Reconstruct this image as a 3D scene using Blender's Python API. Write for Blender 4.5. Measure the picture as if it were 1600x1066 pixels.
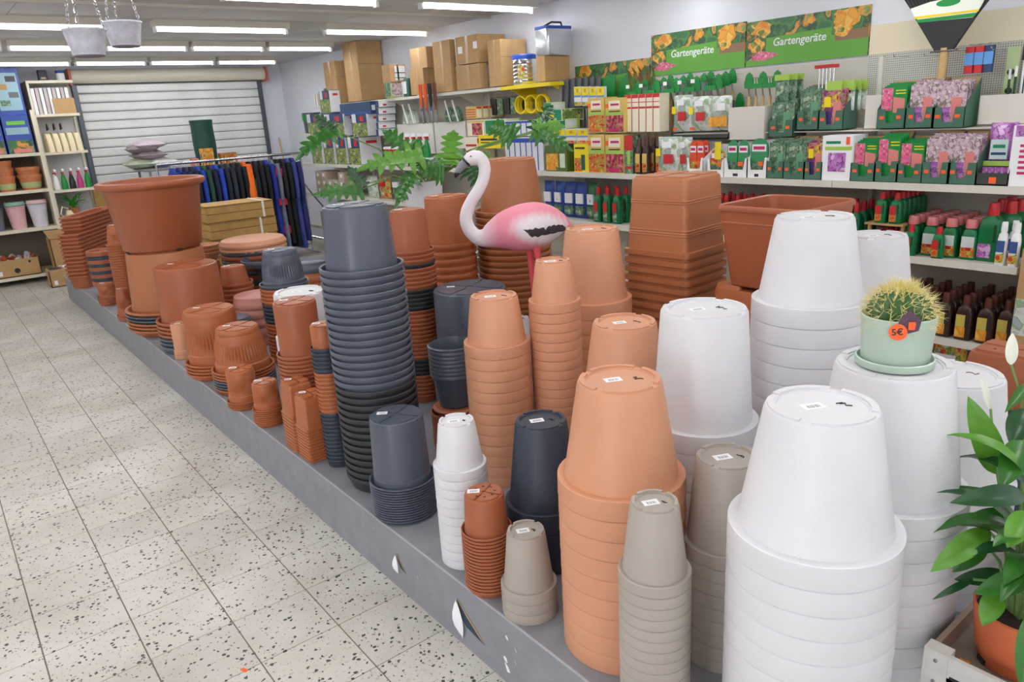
import bpy, math, random
from mathutils import Vector, Matrix
R_ = math.radians
random.seed(7)
S = bpy.context.scene
col = S.collection
for o in list(bpy.data.objects): bpy.data.objects.remove(o)

# ---------------------------------------------------------------- camera
PIT, ROLL, YAW, CAMH = .299196, -.06104, -.658187, 1.6
cp, sp_, cr, sr, cy, sy = math.cos(PIT), math.sin(PIT), math.cos(ROLL), math.sin(ROLL), math.cos(YAW), math.sin(YAW)
fw = Vector((cy*cp, sy*cp, -sp_)); rg = Vector((sy, -cy, 0)); up = rg.cross(fw)
rg2 = cr*rg + sr*up; up2 = -sr*rg + cr*up
cam_d = bpy.data.cameras.new('camera'); cam = bpy.data.objects.new('camera', cam_d); col.objects.link(cam)
cam.matrix_world = Matrix(((rg2.x, up2.x, -fw.x, 0), (rg2.y, up2.y, -fw.y, 0), (rg2.z, up2.z, -fw.z, CAMH), (0, 0, 0, 1)))
cam_d.sensor_width = 36; cam_d.lens = 1154.86/1600*36; cam_d.clip_start = .05
S.camera = cam
# ---------------------------------------------------------------- world, exposure
w = bpy.data.worlds.new('world'); S.world = w; w.use_nodes = True
w.node_tree.nodes['Background'].inputs[0].default_value = (.9, .95, 1, 1)
w.node_tree.nodes['Background'].inputs[1].default_value = 11.0
vs = S.view_settings; vs.view_transform = 'Standard'; vs.look = 'None'; vs.gamma = 1; vs.exposure = 0.05; vs.use_curve_mapping = False
LAMP_W = 4.2
# ---------------------------------------------------------------- materials
def lin(c): return tuple(((v/255/12.92) if v/255 <= .04045 else ((v/255+.055)/1.055)**2.4) for v in c)
MATS = {}
def M(name, c, rough=.5, metal=0, noise=0, nscale=20, bump=0, bscale=200, spec=.5, emis=0, trans=0, subs=0):
    if name in MATS: return MATS[name]
    m = bpy.data.materials.new(name); m.use_nodes = True; nt = m.node_tree; b = nt.nodes['Principled BSDF']
    l = lin(c); b.inputs['Base Color'].default_value = (*l, 1); b.inputs['Roughness'].default_value = rough
    b.inputs['Metallic'].default_value = metal; b.inputs['Specular IOR Level'].default_value = spec
    if emis: b.inputs['Emission Color'].default_value = (*l, 1); b.inputs['Emission Strength'].default_value = emis
    if trans: b.inputs['Transmission Weight'].default_value = trans
    if noise or bump:
        tc = nt.nodes.new('ShaderNodeTexCoord')
    if noise:
        n = nt.nodes.new('ShaderNodeTexNoise'); n.inputs['Scale'].default_value = nscale; n.inputs['Detail'].default_value = 5
        nt.links.new(tc.outputs['Object'], n.inputs['Vector'])
        r = nt.nodes.new('ShaderNodeMapRange'); r.inputs[1].default_value = .3; r.inputs[2].default_value = .7
        r.inputs[3].default_value = 1-noise; r.inputs[4].default_value = 1+noise*.5
        nt.links.new(n.outputs['Fac'], r.inputs[0])
        h = nt.nodes.new('ShaderNodeHueSaturation'); h.inputs['Color'].default_value = (*l, 1)
        nt.links.new(r.outputs[0], h.inputs['Value']); nt.links.new(h.outputs[0], b.inputs['Base Color'])
    if bump:
        n2 = nt.nodes.new('ShaderNodeTexNoise'); n2.inputs['Scale'].default_value = bscale; n2.inputs['Detail'].default_value = 3
        nt.links.new(tc.outputs['Object'], n2.inputs['Vector'])
        bp = nt.nodes.new('ShaderNodeBump'); bp.inputs['Strength'].default_value = bump; bp.inputs['Distance'].default_value = .002
        nt.links.new(n2.outputs['Fac'], bp.inputs['Height']); nt.links.new(bp.outputs[0], b.inputs['Normal'])
    MATS[name] = m; return m
def PM(name, cols, scale=40, rough=.35, stretch=(1, 1, 1)):
    """flat colour print: random cells in the given colours (a blurred product picture)"""
    if name in MATS: return MATS[name]
    m = bpy.data.materials.new(name); m.use_nodes = True; nt = m.node_tree; b = nt.nodes['Principled BSDF']
    b.inputs['Roughness'].default_value = rough
    tc = nt.nodes.new('ShaderNodeTexCoord'); mp = nt.nodes.new('ShaderNodeMapping'); mp.inputs['Scale'].default_value = stretch
    nz = nt.nodes.new('ShaderNodeTexNoise'); nz.inputs['Scale'].default_value = scale*.8
    mx = nt.nodes.new('ShaderNodeMixRGB'); mx.blend_type = 'LINEAR_LIGHT'; mx.inputs[0].default_value = .02
    v = nt.nodes.new('ShaderNodeTexVoronoi'); v.inputs['Scale'].default_value = scale
    nt.links.new(tc.outputs['Object'], mp.inputs[0]); nt.links.new(mp.outputs[0], mx.inputs[1]); nt.links.new(mp.outputs[0], nz.inputs['Vector'])
    nt.links.new(nz.outputs['Color'], mx.inputs[2]); nt.links.new(mx.outputs[0], v.inputs['Vector'])
    rp = nt.nodes.new('ShaderNodeValToRGB'); rp.color_ramp.interpolation = 'CONSTANT'
    sep = nt.nodes.new('ShaderNodeSeparateColor'); nt.links.new(v.outputs['Color'], sep.inputs[0]); nt.links.new(sep.outputs[0], rp.inputs[0])
    e = rp.color_ramp.elements
    while len(e) < len(cols): e.new(.5)
    for i, c in enumerate(cols): e[i].position = i/len(cols); e[i].color = (*lin(c), 1)
    nt.links.new(rp.outputs[0], b.inputs['Base Color']); MATS[name] = m; return m
def PN(name, cols, scale=30, rough=.35):
    """flat colour print: soft patches of the given colours (an out of focus product picture)"""
    if name in MATS: return MATS[name]
    m = bpy.data.materials.new(name); m.use_nodes = True; nt = m.node_tree; b = nt.nodes['Principled BSDF']; b.inputs['Roughness'].default_value = rough
    tc = nt.nodes.new('ShaderNodeTexCoord'); v = nt.nodes.new('ShaderNodeTexVoronoi'); v.feature = 'SMOOTH_F1'; v.inputs['Scale'].default_value = scale; v.inputs['Smoothness'].default_value = .6
    nz = nt.nodes.new('ShaderNodeTexNoise'); nz.inputs['Scale'].default_value = scale*1.7; nz.inputs['Detail'].default_value = 6; nz.inputs['Roughness'].default_value = .7
    sep = nt.nodes.new('ShaderNodeSeparateColor'); ad = nt.nodes.new('ShaderNodeMath'); ad.operation = 'MULTIPLY_ADD'; ad.inputs[1].default_value = .8; sb = nt.nodes.new('ShaderNodeMath'); sb.operation = 'SUBTRACT'; sb.inputs[1].default_value = .4
    nt.links.new(tc.outputs['Object'], v.inputs['Vector']); nt.links.new(tc.outputs['Object'], nz.inputs['Vector']); nt.links.new(v.outputs['Color'], sep.inputs[0])
    nt.links.new(nz.outputs['Fac'], ad.inputs[0]); nt.links.new(sep.outputs[0], ad.inputs[2]); nt.links.new(ad.outputs[0], sb.inputs[0])
    rp = nt.nodes.new('ShaderNodeValToRGB'); rp.color_ramp.interpolation = 'EASE'; nt.links.new(sb.outputs[0], rp.inputs[0]); e = rp.color_ramp.elements
    while len(e) < len(cols): e.new(.5)
    for i, c in enumerate(cols): e[i].position = .12+.76*i/(len(cols)-1); e[i].color = (*lin(c), 1)
    nt.links.new(rp.outputs[0], b.inputs['Base Color']); MATS[name] = m; return m
def VC(name, rough=.4):
    if name in MATS: return MATS[name]
    m = bpy.data.materials.new(name); m.use_nodes = True; nt = m.node_tree; b = nt.nodes['Principled BSDF']; b.inputs['Roughness'].default_value = rough
    a = nt.nodes.new('ShaderNodeAttribute'); a.attribute_name = 'Col'; nt.links.new(a.outputs['Color'], b.inputs['Base Color']); MATS[name] = m; return m
def terrazzo():
    m = bpy.data.materials.new('terrazzo'); m.use_nodes = True; nt = m.node_tree; b = nt.nodes['Principled BSDF']; N = nt.nodes.new; Lk = nt.links.new
    g = N('ShaderNodeNewGeometry')
    mp = N('ShaderNodeMapping'); mp.inputs['Scale'].default_value = (1, 1, 0); Lk(g.outputs['Position'], mp.inputs[0])
    big = N('ShaderNodeTexNoise'); big.inputs['Scale'].default_value = 2.2; big.inputs['Detail'].default_value = 4; Lk(mp.outputs[0], big.inputs['Vector'])
    rp = N('ShaderNodeValToRGB'); rp.color_ramp.elements[0].color = (*lin((194, 188, 177)), 1); rp.color_ramp.elements[1].color = (*lin((214, 209, 201)), 1)
    rp.color_ramp.elements[0].position = .35; rp.color_ramp.elements[1].position = .65; Lk(big.outputs['Fac'], rp.inputs[0])
    oi = N('ShaderNodeObjectInfo'); tv = N('ShaderNodeMapRange'); tv.inputs[3].default_value = .94; tv.inputs[4].default_value = 1.05; Lk(oi.outputs['Random'], tv.inputs[0])
    hs = N('ShaderNodeHueSaturation'); Lk(rp.outputs[0], hs.inputs['Color']); Lk(tv.outputs[0], hs.inputs['Value'])
    out = hs.outputs[0]
    for sc, th, dark, dens in ((66, .36, (70, 66, 62), .48), (120, .28, (120, 113, 105), .4), (60, .3, (200, 188, 178), .4)):
        dn = N('ShaderNodeTexNoise'); dn.inputs['Scale'].default_value = sc*1.5; Lk(mp.outputs[0], dn.inputs['Vector'])
        mx = N('ShaderNodeMixRGB'); mx.blend_type = 'LINEAR_LIGHT'; mx.inputs[0].default_value = .006; Lk(mp.outputs[0], mx.inputs[1]); Lk(dn.outputs['Color'], mx.inputs[2])
        v = N('ShaderNodeTexVoronoi'); v.inputs['Scale'].default_value = sc; Lk(mx.outputs[0], v.inputs['Vector'])
        s = N('ShaderNodeSeparateColor'); Lk(v.outputs['Color'], s.inputs[0])
        # chip radius varies cell by cell, only some cells hold a chip
        mr = N('ShaderNodeMapRange'); mr.inputs[1].default_value = 1-dens; mr.inputs[2].default_value = 1; mr.inputs[3].default_value = 0; mr.inputs[4].default_value = th*1.3; Lk(s.outputs[0], mr.inputs[0])
        lt = N('ShaderNodeMath'); lt.operation = 'LESS_THAN'; Lk(v.outputs['Distance'], lt.inputs[0]); Lk(mr.outputs[0], lt.inputs[1])
        mm = N('ShaderNodeMixRGB'); Lk(lt.outputs[0], mm.inputs[0]); Lk(out, mm.inputs[1]); mm.inputs[2].default_value = (*lin(dark), 1); out = mm.outputs[0]
    Lk(out, b.inputs['Base Color']); b.inputs['Roughness'].default_value = .38; b.inputs['Specular IOR Level'].default_value = .45
    MATS['terrazzo'] = m; return m
POT = dict(white=((223, 221, 224), .42), peach=((215, 153, 117), .45), taupe=((173, 163, 152), .5), navy=((54, 60, 74), .5), slate=((84, 90, 104), .33),
           black=((50, 50, 54), .5), brick=((168, 94, 60), .42), orange=((178, 101, 59), .4), terra=((178, 111, 70), .42))
for k, (c, r) in POT.items(): M('pot_'+k, c, r, noise=.06, nscale=6, bump=.05, bscale=400)
WHITE = M('white_paint', (226, 226, 230), .6); PAPER = M('white_paper', (244, 244, 246), .5); INK = M('black_ink', (38, 38, 42), .6)
CARD = M('cardboard', (192, 154, 106), .75, noise=.1, nscale=9); TAPE = M('packing_tape', (192, 156, 108), .25)
DGREEN = M('display_green', (70, 112, 92), .5); ORANGE_TAG = M('orange_tag', (255, 104, 48), .5); PINKCARD = M('pink_card', (226, 134, 130), .55)
SHELFW = M('shelf_white', (224, 220, 208), .45); METAL = M('metal', (170, 172, 176), .35, metal=.9); CHROME = M('chrome', (205, 206, 210), .2, metal=1)
SOIL = M('soil', (52, 40, 32), .9, noise=.3, nscale=90); WOOD = M('light_wood', (206, 172, 118), .6, noise=.12, nscale=14)
BLACKP = M('black_plastic', (40, 41, 44), .4); GREENP = M('green_plastic', (24, 140, 62), .35); YELLOW = M('yellow_plastic', (238, 212, 30), .4)
# ---------------------------------------------------------------- mesh helpers
class MB:
    def __init__(s): s.v = []; s.f = []
    def box(s, x0, x1, y0, y1, z0, z1):
        n = len(s.v)
        s.v += [(x0, y0, z0), (x1, y0, z0), (x1, y1, z0), (x0, y1, z0), (x0, y0, z1), (x1, y0, z1), (x1, y1, z1), (x0, y1, z1)]
        s.f += [tuple(n+i for i in q) for q in ((3, 2, 1, 0), (4, 5, 6, 7), (0, 1, 5, 4), (1, 2, 6, 5), (2, 3, 7, 6), (3, 0, 4, 7))]; return s
    def lathe(s, prof, seg=40, flute=None, cx=0, cy_=0):
        """prof: list of (r, z); flute=(count, amp, z0, z1)"""
        n = len(s.v); idx = []
        for r, z in prof:
            if r <= 1e-6: idx.append([len(s.v)]*seg); s.v.append((cx, cy_, z)); continue
            row = []
            for k in range(seg):
                a = 2*math.pi*k/seg; rr = r
                if flute and flute[2] <= z <= flute[3]: rr = r*(1-flute[1]*(1 if k % 2 else 0))
                row.append(len(s.v)); s.v.append((cx+rr*math.cos(a), cy_+rr*math.sin(a), z))
            idx.append(row)
        for a, b in zip(idx, idx[1:]):
            for k in range(seg):
                q = (a[k], a[(k+1) % seg], b[(k+1) % seg], b[k]); u = []
                for i in q:
                    if i not in u: u.append(i)
                if len(u) > 2: s.f.append(tuple(u))
        return s
    def rloft(s, secs, nc=4, cap=(True, True)):
        """secs: (z, hx, hy, r[, ox, oy]) rounded rectangles stacked in z"""
        rows = []
        for sec in secs:
            z, hx, hy, r = sec[:4]; ox, oy = (sec[4:6] if len(sec) > 5 else (0, 0)); r = min(r, hx*.999, hy*.999); row = []
            for qx, qy, a0 in ((1, 1, 0), (-1, 1, 90), (-1, -1, 180), (1, -1, 270)):
                for k in range(nc+1):
                    a = R_(a0+90*k/nc); row.append(len(s.v)); s.v.append((ox+qx*(hx-r)+r*math.cos(a), oy+qy*(hy-r)+r*math.sin(a), z))
            rows.append(row)
        m = len(rows[0])
        for a, b in zip(rows, rows[1:]):
            for k in range(m): s.f.append((a[k], a[(k+1) % m], b[(k+1) % m], b[k]))
        if cap[0]: s.f.append(tuple(reversed(rows[0])))
        if cap[1]: s.f.append(tuple(rows[-1]))
        return s
    def tube(s, pts, rad, seg=8, cap=True):
        P = [Vector(p) for p in pts]; rows = []; nrm = None
        for i, p in enumerate(P):
            t = (P[min(i+1, len(P)-1)]-P[max(i-1, 0)]).normalized()
            if nrm is None: nrm = t.orthogonal().normalized()
            nrm = (nrm-t*nrm.dot(t)); nrm = nrm.normalized() if nrm.length > 1e-6 else t.orthogonal().normalized()
            bn = t.cross(nrm); r = rad[i] if isinstance(rad, (list, tuple)) else rad; row = []
            for k in range(seg):
                a = 2*math.pi*k/seg; row.append(len(s.v)); s.v.append(tuple(p+nrm*r*math.cos(a)+bn*r*math.sin(a)))
            rows.append(row)
        for a, b in zip(rows, rows[1:]):
            for k in range(seg): s.f.append((a[k], a[(k+1) % seg], b[(k+1) % seg], b[k]))
        if cap: s.f.append(tuple(reversed(rows[0]))); s.f.append(tuple(rows[-1]))
        return s
    def prism(s, poly, y0, y1, axis='y'):
        """polygon (x,z) extruded along y (or (y,z) along x, or (x,y) along z)"""
        n = len(s.v); m = len(poly)
        for d in (y0, y1):
            for a, b in poly: s.v.append({'y': (a, d, b), 'x': (d, a, b), 'z': (a, b, d)}[axis])
        s.f.append(tuple(range(n+m-1, n-1, -1))); s.f.append(tuple(range(n+m, n+2*m)))
        for k in range(m): s.f.append((n+k, n+(k+1) % m, n+m+(k+1) % m, n+m+k))
        return s
    def pillow(s, w, h, t, nx=8, nz=10, wob=.0, seed=0):
        rnd = random.Random(seed); g = {}
        for side in (1, -1):
            for i in range(nx+1):
                for j in range(nz+1):
                    u, v = i/nx, j/nz; bul = (max(0, math.sin(math.pi*u))**.5)*(max(0, math.sin(math.pi*v))**.5)
                    edge = i in (0, nx) or j in (0, nz)
                    if edge and side == -1: g[side, i, j] = g[1, i, j]; continue
                    g[side, i, j] = len(s.v); s.v.append(((u-.5)*w*(1-.06*bul), side*t/2*bul*(1+wob*rnd.uniform(-1, 1)), v*h))
            for i in range(nx):
                for j in range(nz):
                    q = (g[side, i, j], g[side, i+1, j], g[side, i+1, j+1], g[side, i, j+1]); s.f.append(q if side == -1 else q[::-1])
        return s
    def mesh(s, name, mat, smooth=True, angle=35):
        me = bpy.data.meshes.new(name); me.from_pydata(s.v, [], s.f); me.materials.append(mat)
        import bmesh
        bm = bmesh.new(); bm.from_mesh(me); bmesh.ops.recalc_face_normals(bm, faces=bm.faces); bm.to_mesh(me); bm.free()
        if smooth:
            me.polygons.foreach_set('use_smooth', [True]*len(me.polygons)); me.set_sharp_from_angle(angle=R_(angle))
        me.update(); return me
    def build(s, name, mat, parent=None, loc=(0, 0, 0), rz=0, smooth=True, angle=35):
        return link(name, s.mesh(name, mat, smooth, angle), parent, loc, rz)
def link(name, me, parent=None, loc=(0, 0, 0), rz=0, rot=None):
    o = bpy.data.objects.new(name, me); col.objects.link(o); o.location = loc; o.rotation_euler = rot if rot else (0, 0, rz)
    if parent: o.parent = parent
    return o
def tag(o, label=None, cat=None, group=None, kind=None):
    if label: o['label'] = label
    if cat: o['category'] = cat
    if group: o['group'] = group
    if kind: o['kind'] = kind
    return o
def empty(name, loc=(0, 0, 0), rz=0, label=None, cat=None, group=None):
    o = bpy.data.objects.new(name, None); col.objects.link(o); o.location = loc; o.rotation_euler = (0, 0, rz); o.empty_display_size = .05
    return tag(o, label, cat, group)
def copy_tree(o, parent=None):
    c = o.copy(); col.objects.link(c); c.parent = parent
    for ch in [x for x in o.children]: copy_tree(ch, c)
    return c
def box(name, x0, x1, y0, y1, z0, z1, mat, parent=None): return MB().box(x0, x1, y0, y1, z0, z1).build(name, mat, parent, smooth=False)
def struct(o): o['kind'] = 'structure'; return o
def sector(mb, r0, r1, a0, a1, z0, z1, n=8):
    b = len(mb.v)
    for z in (z0, z1):
        for r in (r0, r1):
            for k in range(n+1):
                a = a0+(a1-a0)*k/n; mb.v.append((r*math.cos(a), r*math.sin(a), z))
    m = n+1; i00, i01, i10, i11 = b, b+m, b+2*m, b+3*m
    for k in range(n):
        mb.f += [(i10+k, i11+k, i11+k+1, i10+k+1), (i00+k, i00+k+1, i01+k+1, i01+k), (i01+k, i01+k+1, i11+k+1, i11+k), (i00+k+1, i00+k, i10+k, i10+k+1)]
    mb.f += [(i00, i01, i11, i10), (i00+n, i10+n, i11+n, i01+n)]
    return mb
_O = 'first second third fourth fifth sixth seventh eighth ninth tenth eleventh twelfth thirteenth fourteenth fifteenth sixteenth seventeenth eighteenth nineteenth'.split()
def nth(k):
    if k <= 19: return _O[k-1]
    t = {2: 'twent', 3: 'thirt'}[k//10]; return t+'ieth' if k % 10 == 0 else t+'y-'+_O[k % 10-1]
def text_obj(s, size, mat, parent, loc, rot, name='lettering', ext=.0006, shear=0, align='CENTER'):
    cu = bpy.data.curves.new('t', 'FONT'); cu.body = s; cu.size = size; cu.extrude = ext; cu.align_x = align; cu.align_y = 'CENTER'; cu.shear = shear; cu.resolution_u = 3; cu.offset = size*.012
    t = bpy.data.objects.new('t', cu); col.objects.link(t)
    me = bpy.data.meshes.new_from_object(t.evaluated_get(bpy.context.evaluated_depsgraph_get()))
    bpy.data.objects.remove(t); bpy.data.curves.remove(cu); me.materials.clear(); me.materials.append(mat)
    return link(name, me, parent, loc, rot=rot)
# ================================================================ THE ROOM
XE, YW, ZC = 11.0, -4.55, 2.47
TZ = terrazzo(); GROUT = M('grout', (128, 114, 104), .8)
WALLM = M('wall_paint', (232, 234, 242), .75, noise=.02, nscale=3); CEILM = M('ceiling_panel', (204, 203, 203), .8, noise=.03, nscale=6)
floor = struct(box('floor', -4, XE, YW, 4, -.06, -.002, GROUT))
TS = .2634; me_t = MB().box(.0016, TS-.0016, .0022, TS-.0022, -.004, 0).mesh('tile', TZ, False)
rest = MB()
for i in range(-25, 33):
    for j in range(-16, 18):
        x, y = 2.572+i*TS, -.512+j*TS
        if x < -4 or x+TS > XE or y < YW or y+TS > 4: continue
        if 1.1 < x < 10.5 and -1.3 < y < .32 and not (y > -.05-.05*0 and x > 6) and y < .35-.06*x+.35: link('tile', me_t, floor, (x, y, 0))
        else: rest.box(x+.0015, x+TS-.0015, y+.0015, y+TS-.0015, -.004, 0)
tag(rest.build('tile_field', TZ, floor, smooth=False), kind='stuff')
struct(box('wall_right', -4, XE, YW-.1, YW, 0, ZC+.1, WALLM)); struct(box('wall_end', XE, XE+.1, YW-.1, 4.1, 0, ZC+.1, WALLM))
struct(MB().box(-4, -1.7, 4, 4.1, 0, ZC+.1).box(-.5, XE, 4, 4.1, 0, ZC+.1).box(-1.7, -.5, 4, 4.1, 2.15, ZC+.1).build('wall_left', WALLM, smooth=False))
# open shop entrance in the left wall, daylight comes in here
ent = empty('door_2', (-1.1, 4.05, 0)); struct(ent); ALU = M('aluminium', (190, 192, 194), .4, metal=.8)
for x in (-.6, .56): MB().box(x, x+.04, -.05, .05, 0, 2.15).build('door_frame', ALU, ent, smooth=False)
MB().box(-.56, .56, -.05, .05, 2.11, 2.15).build('door_frame', ALU, ent, smooth=False)
struct(box('ground', -6, 4, 4.1, 12, -.06, 0, M('pavement', (150, 148, 144), .8)))
pl_ = bpy.data.lights.new('entrance_portal', 'AREA'); pl_.shape = 'RECTANGLE'; pl_.size = 1.12; pl_.size_y = 2.1; pl_.cycles.is_portal = True
po = bpy.data.objects.new('entrance_portal', pl_); col.objects.link(po); po.parent = ent; po.location = (0, 0, 1.06); po.rotation_euler = (R_(-90), 0, 0); struct(box('wall_back', -4.1, -4, YW-.1, 4.1, 0, ZC+.1, WALLM))
ceil = struct(box('ceiling', -4, XE, YW, 4, ZC+.012, ZC+.1, M('ceiling_gap', (150, 148, 144), .8)))
pw, pl = .625, 1.25; me_p = MB().box(.002, pw-.002, .002, pl-.002, 0, .012).mesh('ceiling_panel', CEILM, False); rest = MB()
for i in range(24):
    for j in range(7):
        x, y = XE-(i+1)*pw, YW+j*pl
        if y+pl > 4.3: continue
        if x > 2.4 and y < .3: link('ceiling_panel', me_p, ceil, (x, y, ZC))
        else: rest.box(x+.004, x+pw-.004, y+.004, min(y+pl-.004, 4), ZC, ZC+.012)
tag(rest.build('ceiling_panel_field', CEILM, ceil, smooth=False), kind='stuff')
struct(box('trim_1', 9.9, XE, -.95, .6, 2.12, ZC, M('beige_paint', (214, 208, 192), .7)))
# a cable duct along the ceiling
struct(MB().box(5.9, 5.93, YW, 2, ZC-.02, ZC).build('trim_2', M('duct', (196, 190, 180), .6), smooth=False))
# lamps
TROF = M('lamp_trough', (206, 202, 190), .5); TUBE = M('lamp_tube', (250, 252, 255), .3, emis=11)
def lamp(x, y, L=1.12, lbl=None, seen=True):
    t = empty('ceiling_lamp', (x, y, ZC), 0, lbl, 'lamp', 'fluorescent ceiling lamps')
    me = LM.get(L)
    if not me:
        a = MB().prism([(-.085, 0), (.085, 0), (.07, -.05), (-.07, -.05)], -L/2, L/2).mesh('housing', TROF, False)
        b = MB().tube([(0, -L/2+.02, -.066), (0, L/2-.02, -.066)], .017, 12).mesh('tube', TUBE)
        c = MB().box(-.02, .02, -.012, .012, -.09, -.045).mesh('socket', PAPER, False); LM[L] = (a, b, c); me = LM[L]
    link('housing', me[0], t); link('tube', me[1], t)
    for s in (-1, 1): link('socket', me[2], t, (0, s*(L/2-.012), 0))
    ld = LM.get(('l', L))
    if not ld:
        ld = bpy.data.lights.new('tube_light', 'AREA'); ld.shape = 'RECTANGLE'; ld.size = .1; ld.size_y = L-.05; ld.energy = LAMP_W*L/1.12; ld.color = (.965, .98, 1); LM['l', L] = ld
    lo = bpy.data.objects.new('tube_light', ld); col.objects.link(lo); lo.parent = t; lo.location = (0, 0, -.092)
LM = {}
rown = {5.1: 'nearest', 6.75: 'second', 8.25: 'third', 9.9: 'farthest'}
ys = [-3.82, -2.35, -.95, .47, 1.9, 3.3]
for x in (8.25, 9.9):
    for k in range(5): lamp(x, -3.68+.79*k, .75, 'short fluorescent lamp in the %s visible row, %s from the right wall' % (rown[x], nth(k+1)))
for x in (-2.9, -1.3, .3, 1.9, 3.5, 5.1, 6.75, 8.25, 9.9):
    for k, y in enumerate(ys):
        if x > 8 and y < 1: continue
        if x in rown and k < 3: lb = 'fluorescent ceiling lamp in the %s visible row, %s' % (rown[x], ['over the right wall shelf', 'over the middle of the room', 'at the left of the photo'][k])
        else: lb = 'ceiling lamp outside the photo, %s from the right wall, %s row from the back' % (nth(k+1), nth(1+[-2.9, -1.3, .3, 1.9, 3.5, 5.1, 6.75, 8.25, 9.9].index(x)))
        if x == 9.9: continue
        lamp(x, y, lbl=lb)
# roller shutter
GALV = M('galvanised', (238, 239, 238), .35, metal=.1, noise=.1, nscale=4); DARKM = M('dark_metal', (96, 102, 108), .4, metal=.7)
door = empty('door_1', (XE, 0, 0)); struct(door)
sh0, sh1 = -4.17, -1.87
nsl = 20; hs = 2.22/nsl
me_s = MB().prism([(-.012, .004), (-.022, .02), (-.022, hs-.016), (-.012, hs-.004), (0, hs-.004), (0, .004)], sh0, sh1).mesh('slat', GALV, False)
for i in range(nsl): link('slat', me_s, door, (-.02, 0, i*hs+.03))
box('backing', -.02, -.004, sh0, sh1, 0, 2.3, M('shutter_gap', (70, 72, 76), .6), door)
for y in (sh0-.05, sh1-.005): MB().box(-.075, 0, y, y+.055, 0, 2.3).build('guide_rail', DARKM, door, smooth=False)
MB().tube([(-.16, sh0-.06, 2.335), (-.16, sh1+.06, 2.335)], .085, 24).build('roller_drum', M('drum', (226, 220, 200), .35), door)
for y in (sh0-.09, sh1+.06): MB().box(-.27, 0, y, y+.03, 2.23, 2.42).build('drum_bracket', M('red_oxide', (196, 110, 92), .5), door, smooth=False)
box('bottom_bar', -.06, 0, sh0, sh1, .0, .03, DARKM, door)
# ================================================================ PLATFORM
PZ, PY0, PY1, PX0, PX1 = .235, -1.03, -3.0, .46, 8.94
PLAT = M('platform_laminate', (141, 142, 149), .42, noise=.12, nscale=12, bump=.05, bscale=60); PLATE = M('platform_edge_wear', (176, 178, 182), .5)
pf = empty('display_platform', ((PX0+PX1)/2, (PY0+PY1)/2, 0), 0, 'long low grey laminate display platform carrying the flower pots', 'platform')
def pfp(mb, name, mat, **k): mb.v = [(x-pf.location.x, y-pf.location.y, z) for x, y, z in mb.v]; return mb.build(name, mat, pf, **k)
pfp(MB().box(PX0, PX1, PY1, PY0, PZ-.022, PZ), 'deck', PLAT, smooth=False)
pfp(MB().box(PX0+.004, PX1-.004, PY0-.02, PY0-.001, .0, PZ-.022), 'front_panel', PLAT, smooth=False)
pfp(MB().box(PX0, PX0+.02, PY1, PY0-.02, 0, PZ-.022), 'side_panel', PLAT, smooth=False)
pfp(MB().box(PX1-.02, PX1, PY1, PY0-.02, 0, PZ-.022), 'side_panel', PLAT, smooth=False)
pfp(MB().box(PX0, PX1, PY1, PY1+.02, 0, PZ-.022), 'back_panel', PLAT, smooth=False)
pfp(MB().box(PX0, PX1, PY0-.004, PY0+.0012, PZ-.003, PZ+.0008), 'worn_edge', PLATE, smooth=False)
# torn laminate on the front
def tear(x, z, w_, h_):
    pfp(MB().prism([(x, z), (x-w_*.35, z-h_*.30), (x-w_, z-h_*.72), (x-w_*.3, z-h_*.62), (x-w_*.08, z-h_*.4)], PY0-.001, PY0+.0012), 'tear_hole', M('tear_dark', (46, 62, 84), .7), smooth=False)
    pfp(MB().prism([(x, z), (x-w_*.35, z-h_*.30), (x-w_, z-h_*.72), (x-w_*.9, z-h_*.62), (x-w_*.3, z-h_*.2)], PY0, PY0+.0016), 'tear_edge', CARD, smooth=False)
    fl = MB(); g = []
    for i in range(7):
        u = i/6; wl = w_*(.05+.22*math.sin(math.pi*u)**.8)
        for j in range(4): q = j/3; fl.v.append((x+.002-w_*.14*u+wl*(.35-q), PY0+.002+.022*math.sin(math.pi*u)*(1-q)*.9+.006*q, z-h_*u*1.02))
    for i in range(6):
        for j in range(3): fl.f.append((i*4+j, i*4+j+1, i*4+j+5, i*4+j+4))
    pfp(fl, 'torn_flap', PAPER, angle=80)
tear(1.69, .165, .13, .13); tear(2.065, .15, .05, .08)
rsc = random.Random(4)
for x, z, s in ((1.455, .085, .016), (1.447, .058, .02), (1.335, .06, .017), (1.44, .17, .012), (1.40, .15, .01), (1.405, .105, .008), (2.3, .2, .008), (2.22, .18, .009), (1.93, .12, .01), (1.3, .1, .008)):
    pol = [(x+s*rsc.uniform(.25, .6)*math.cos(k*.9)+.3*s*math.sin(k*.9), z+s*rsc.uniform(.4, 1.1)*math.sin(k*.9)) for k in range(7)]
    pfp(MB().prism(pol, PY0, PY0+.0015), 'scuff', PLATE if s < .012 else PAPER, smooth=False)
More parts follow.
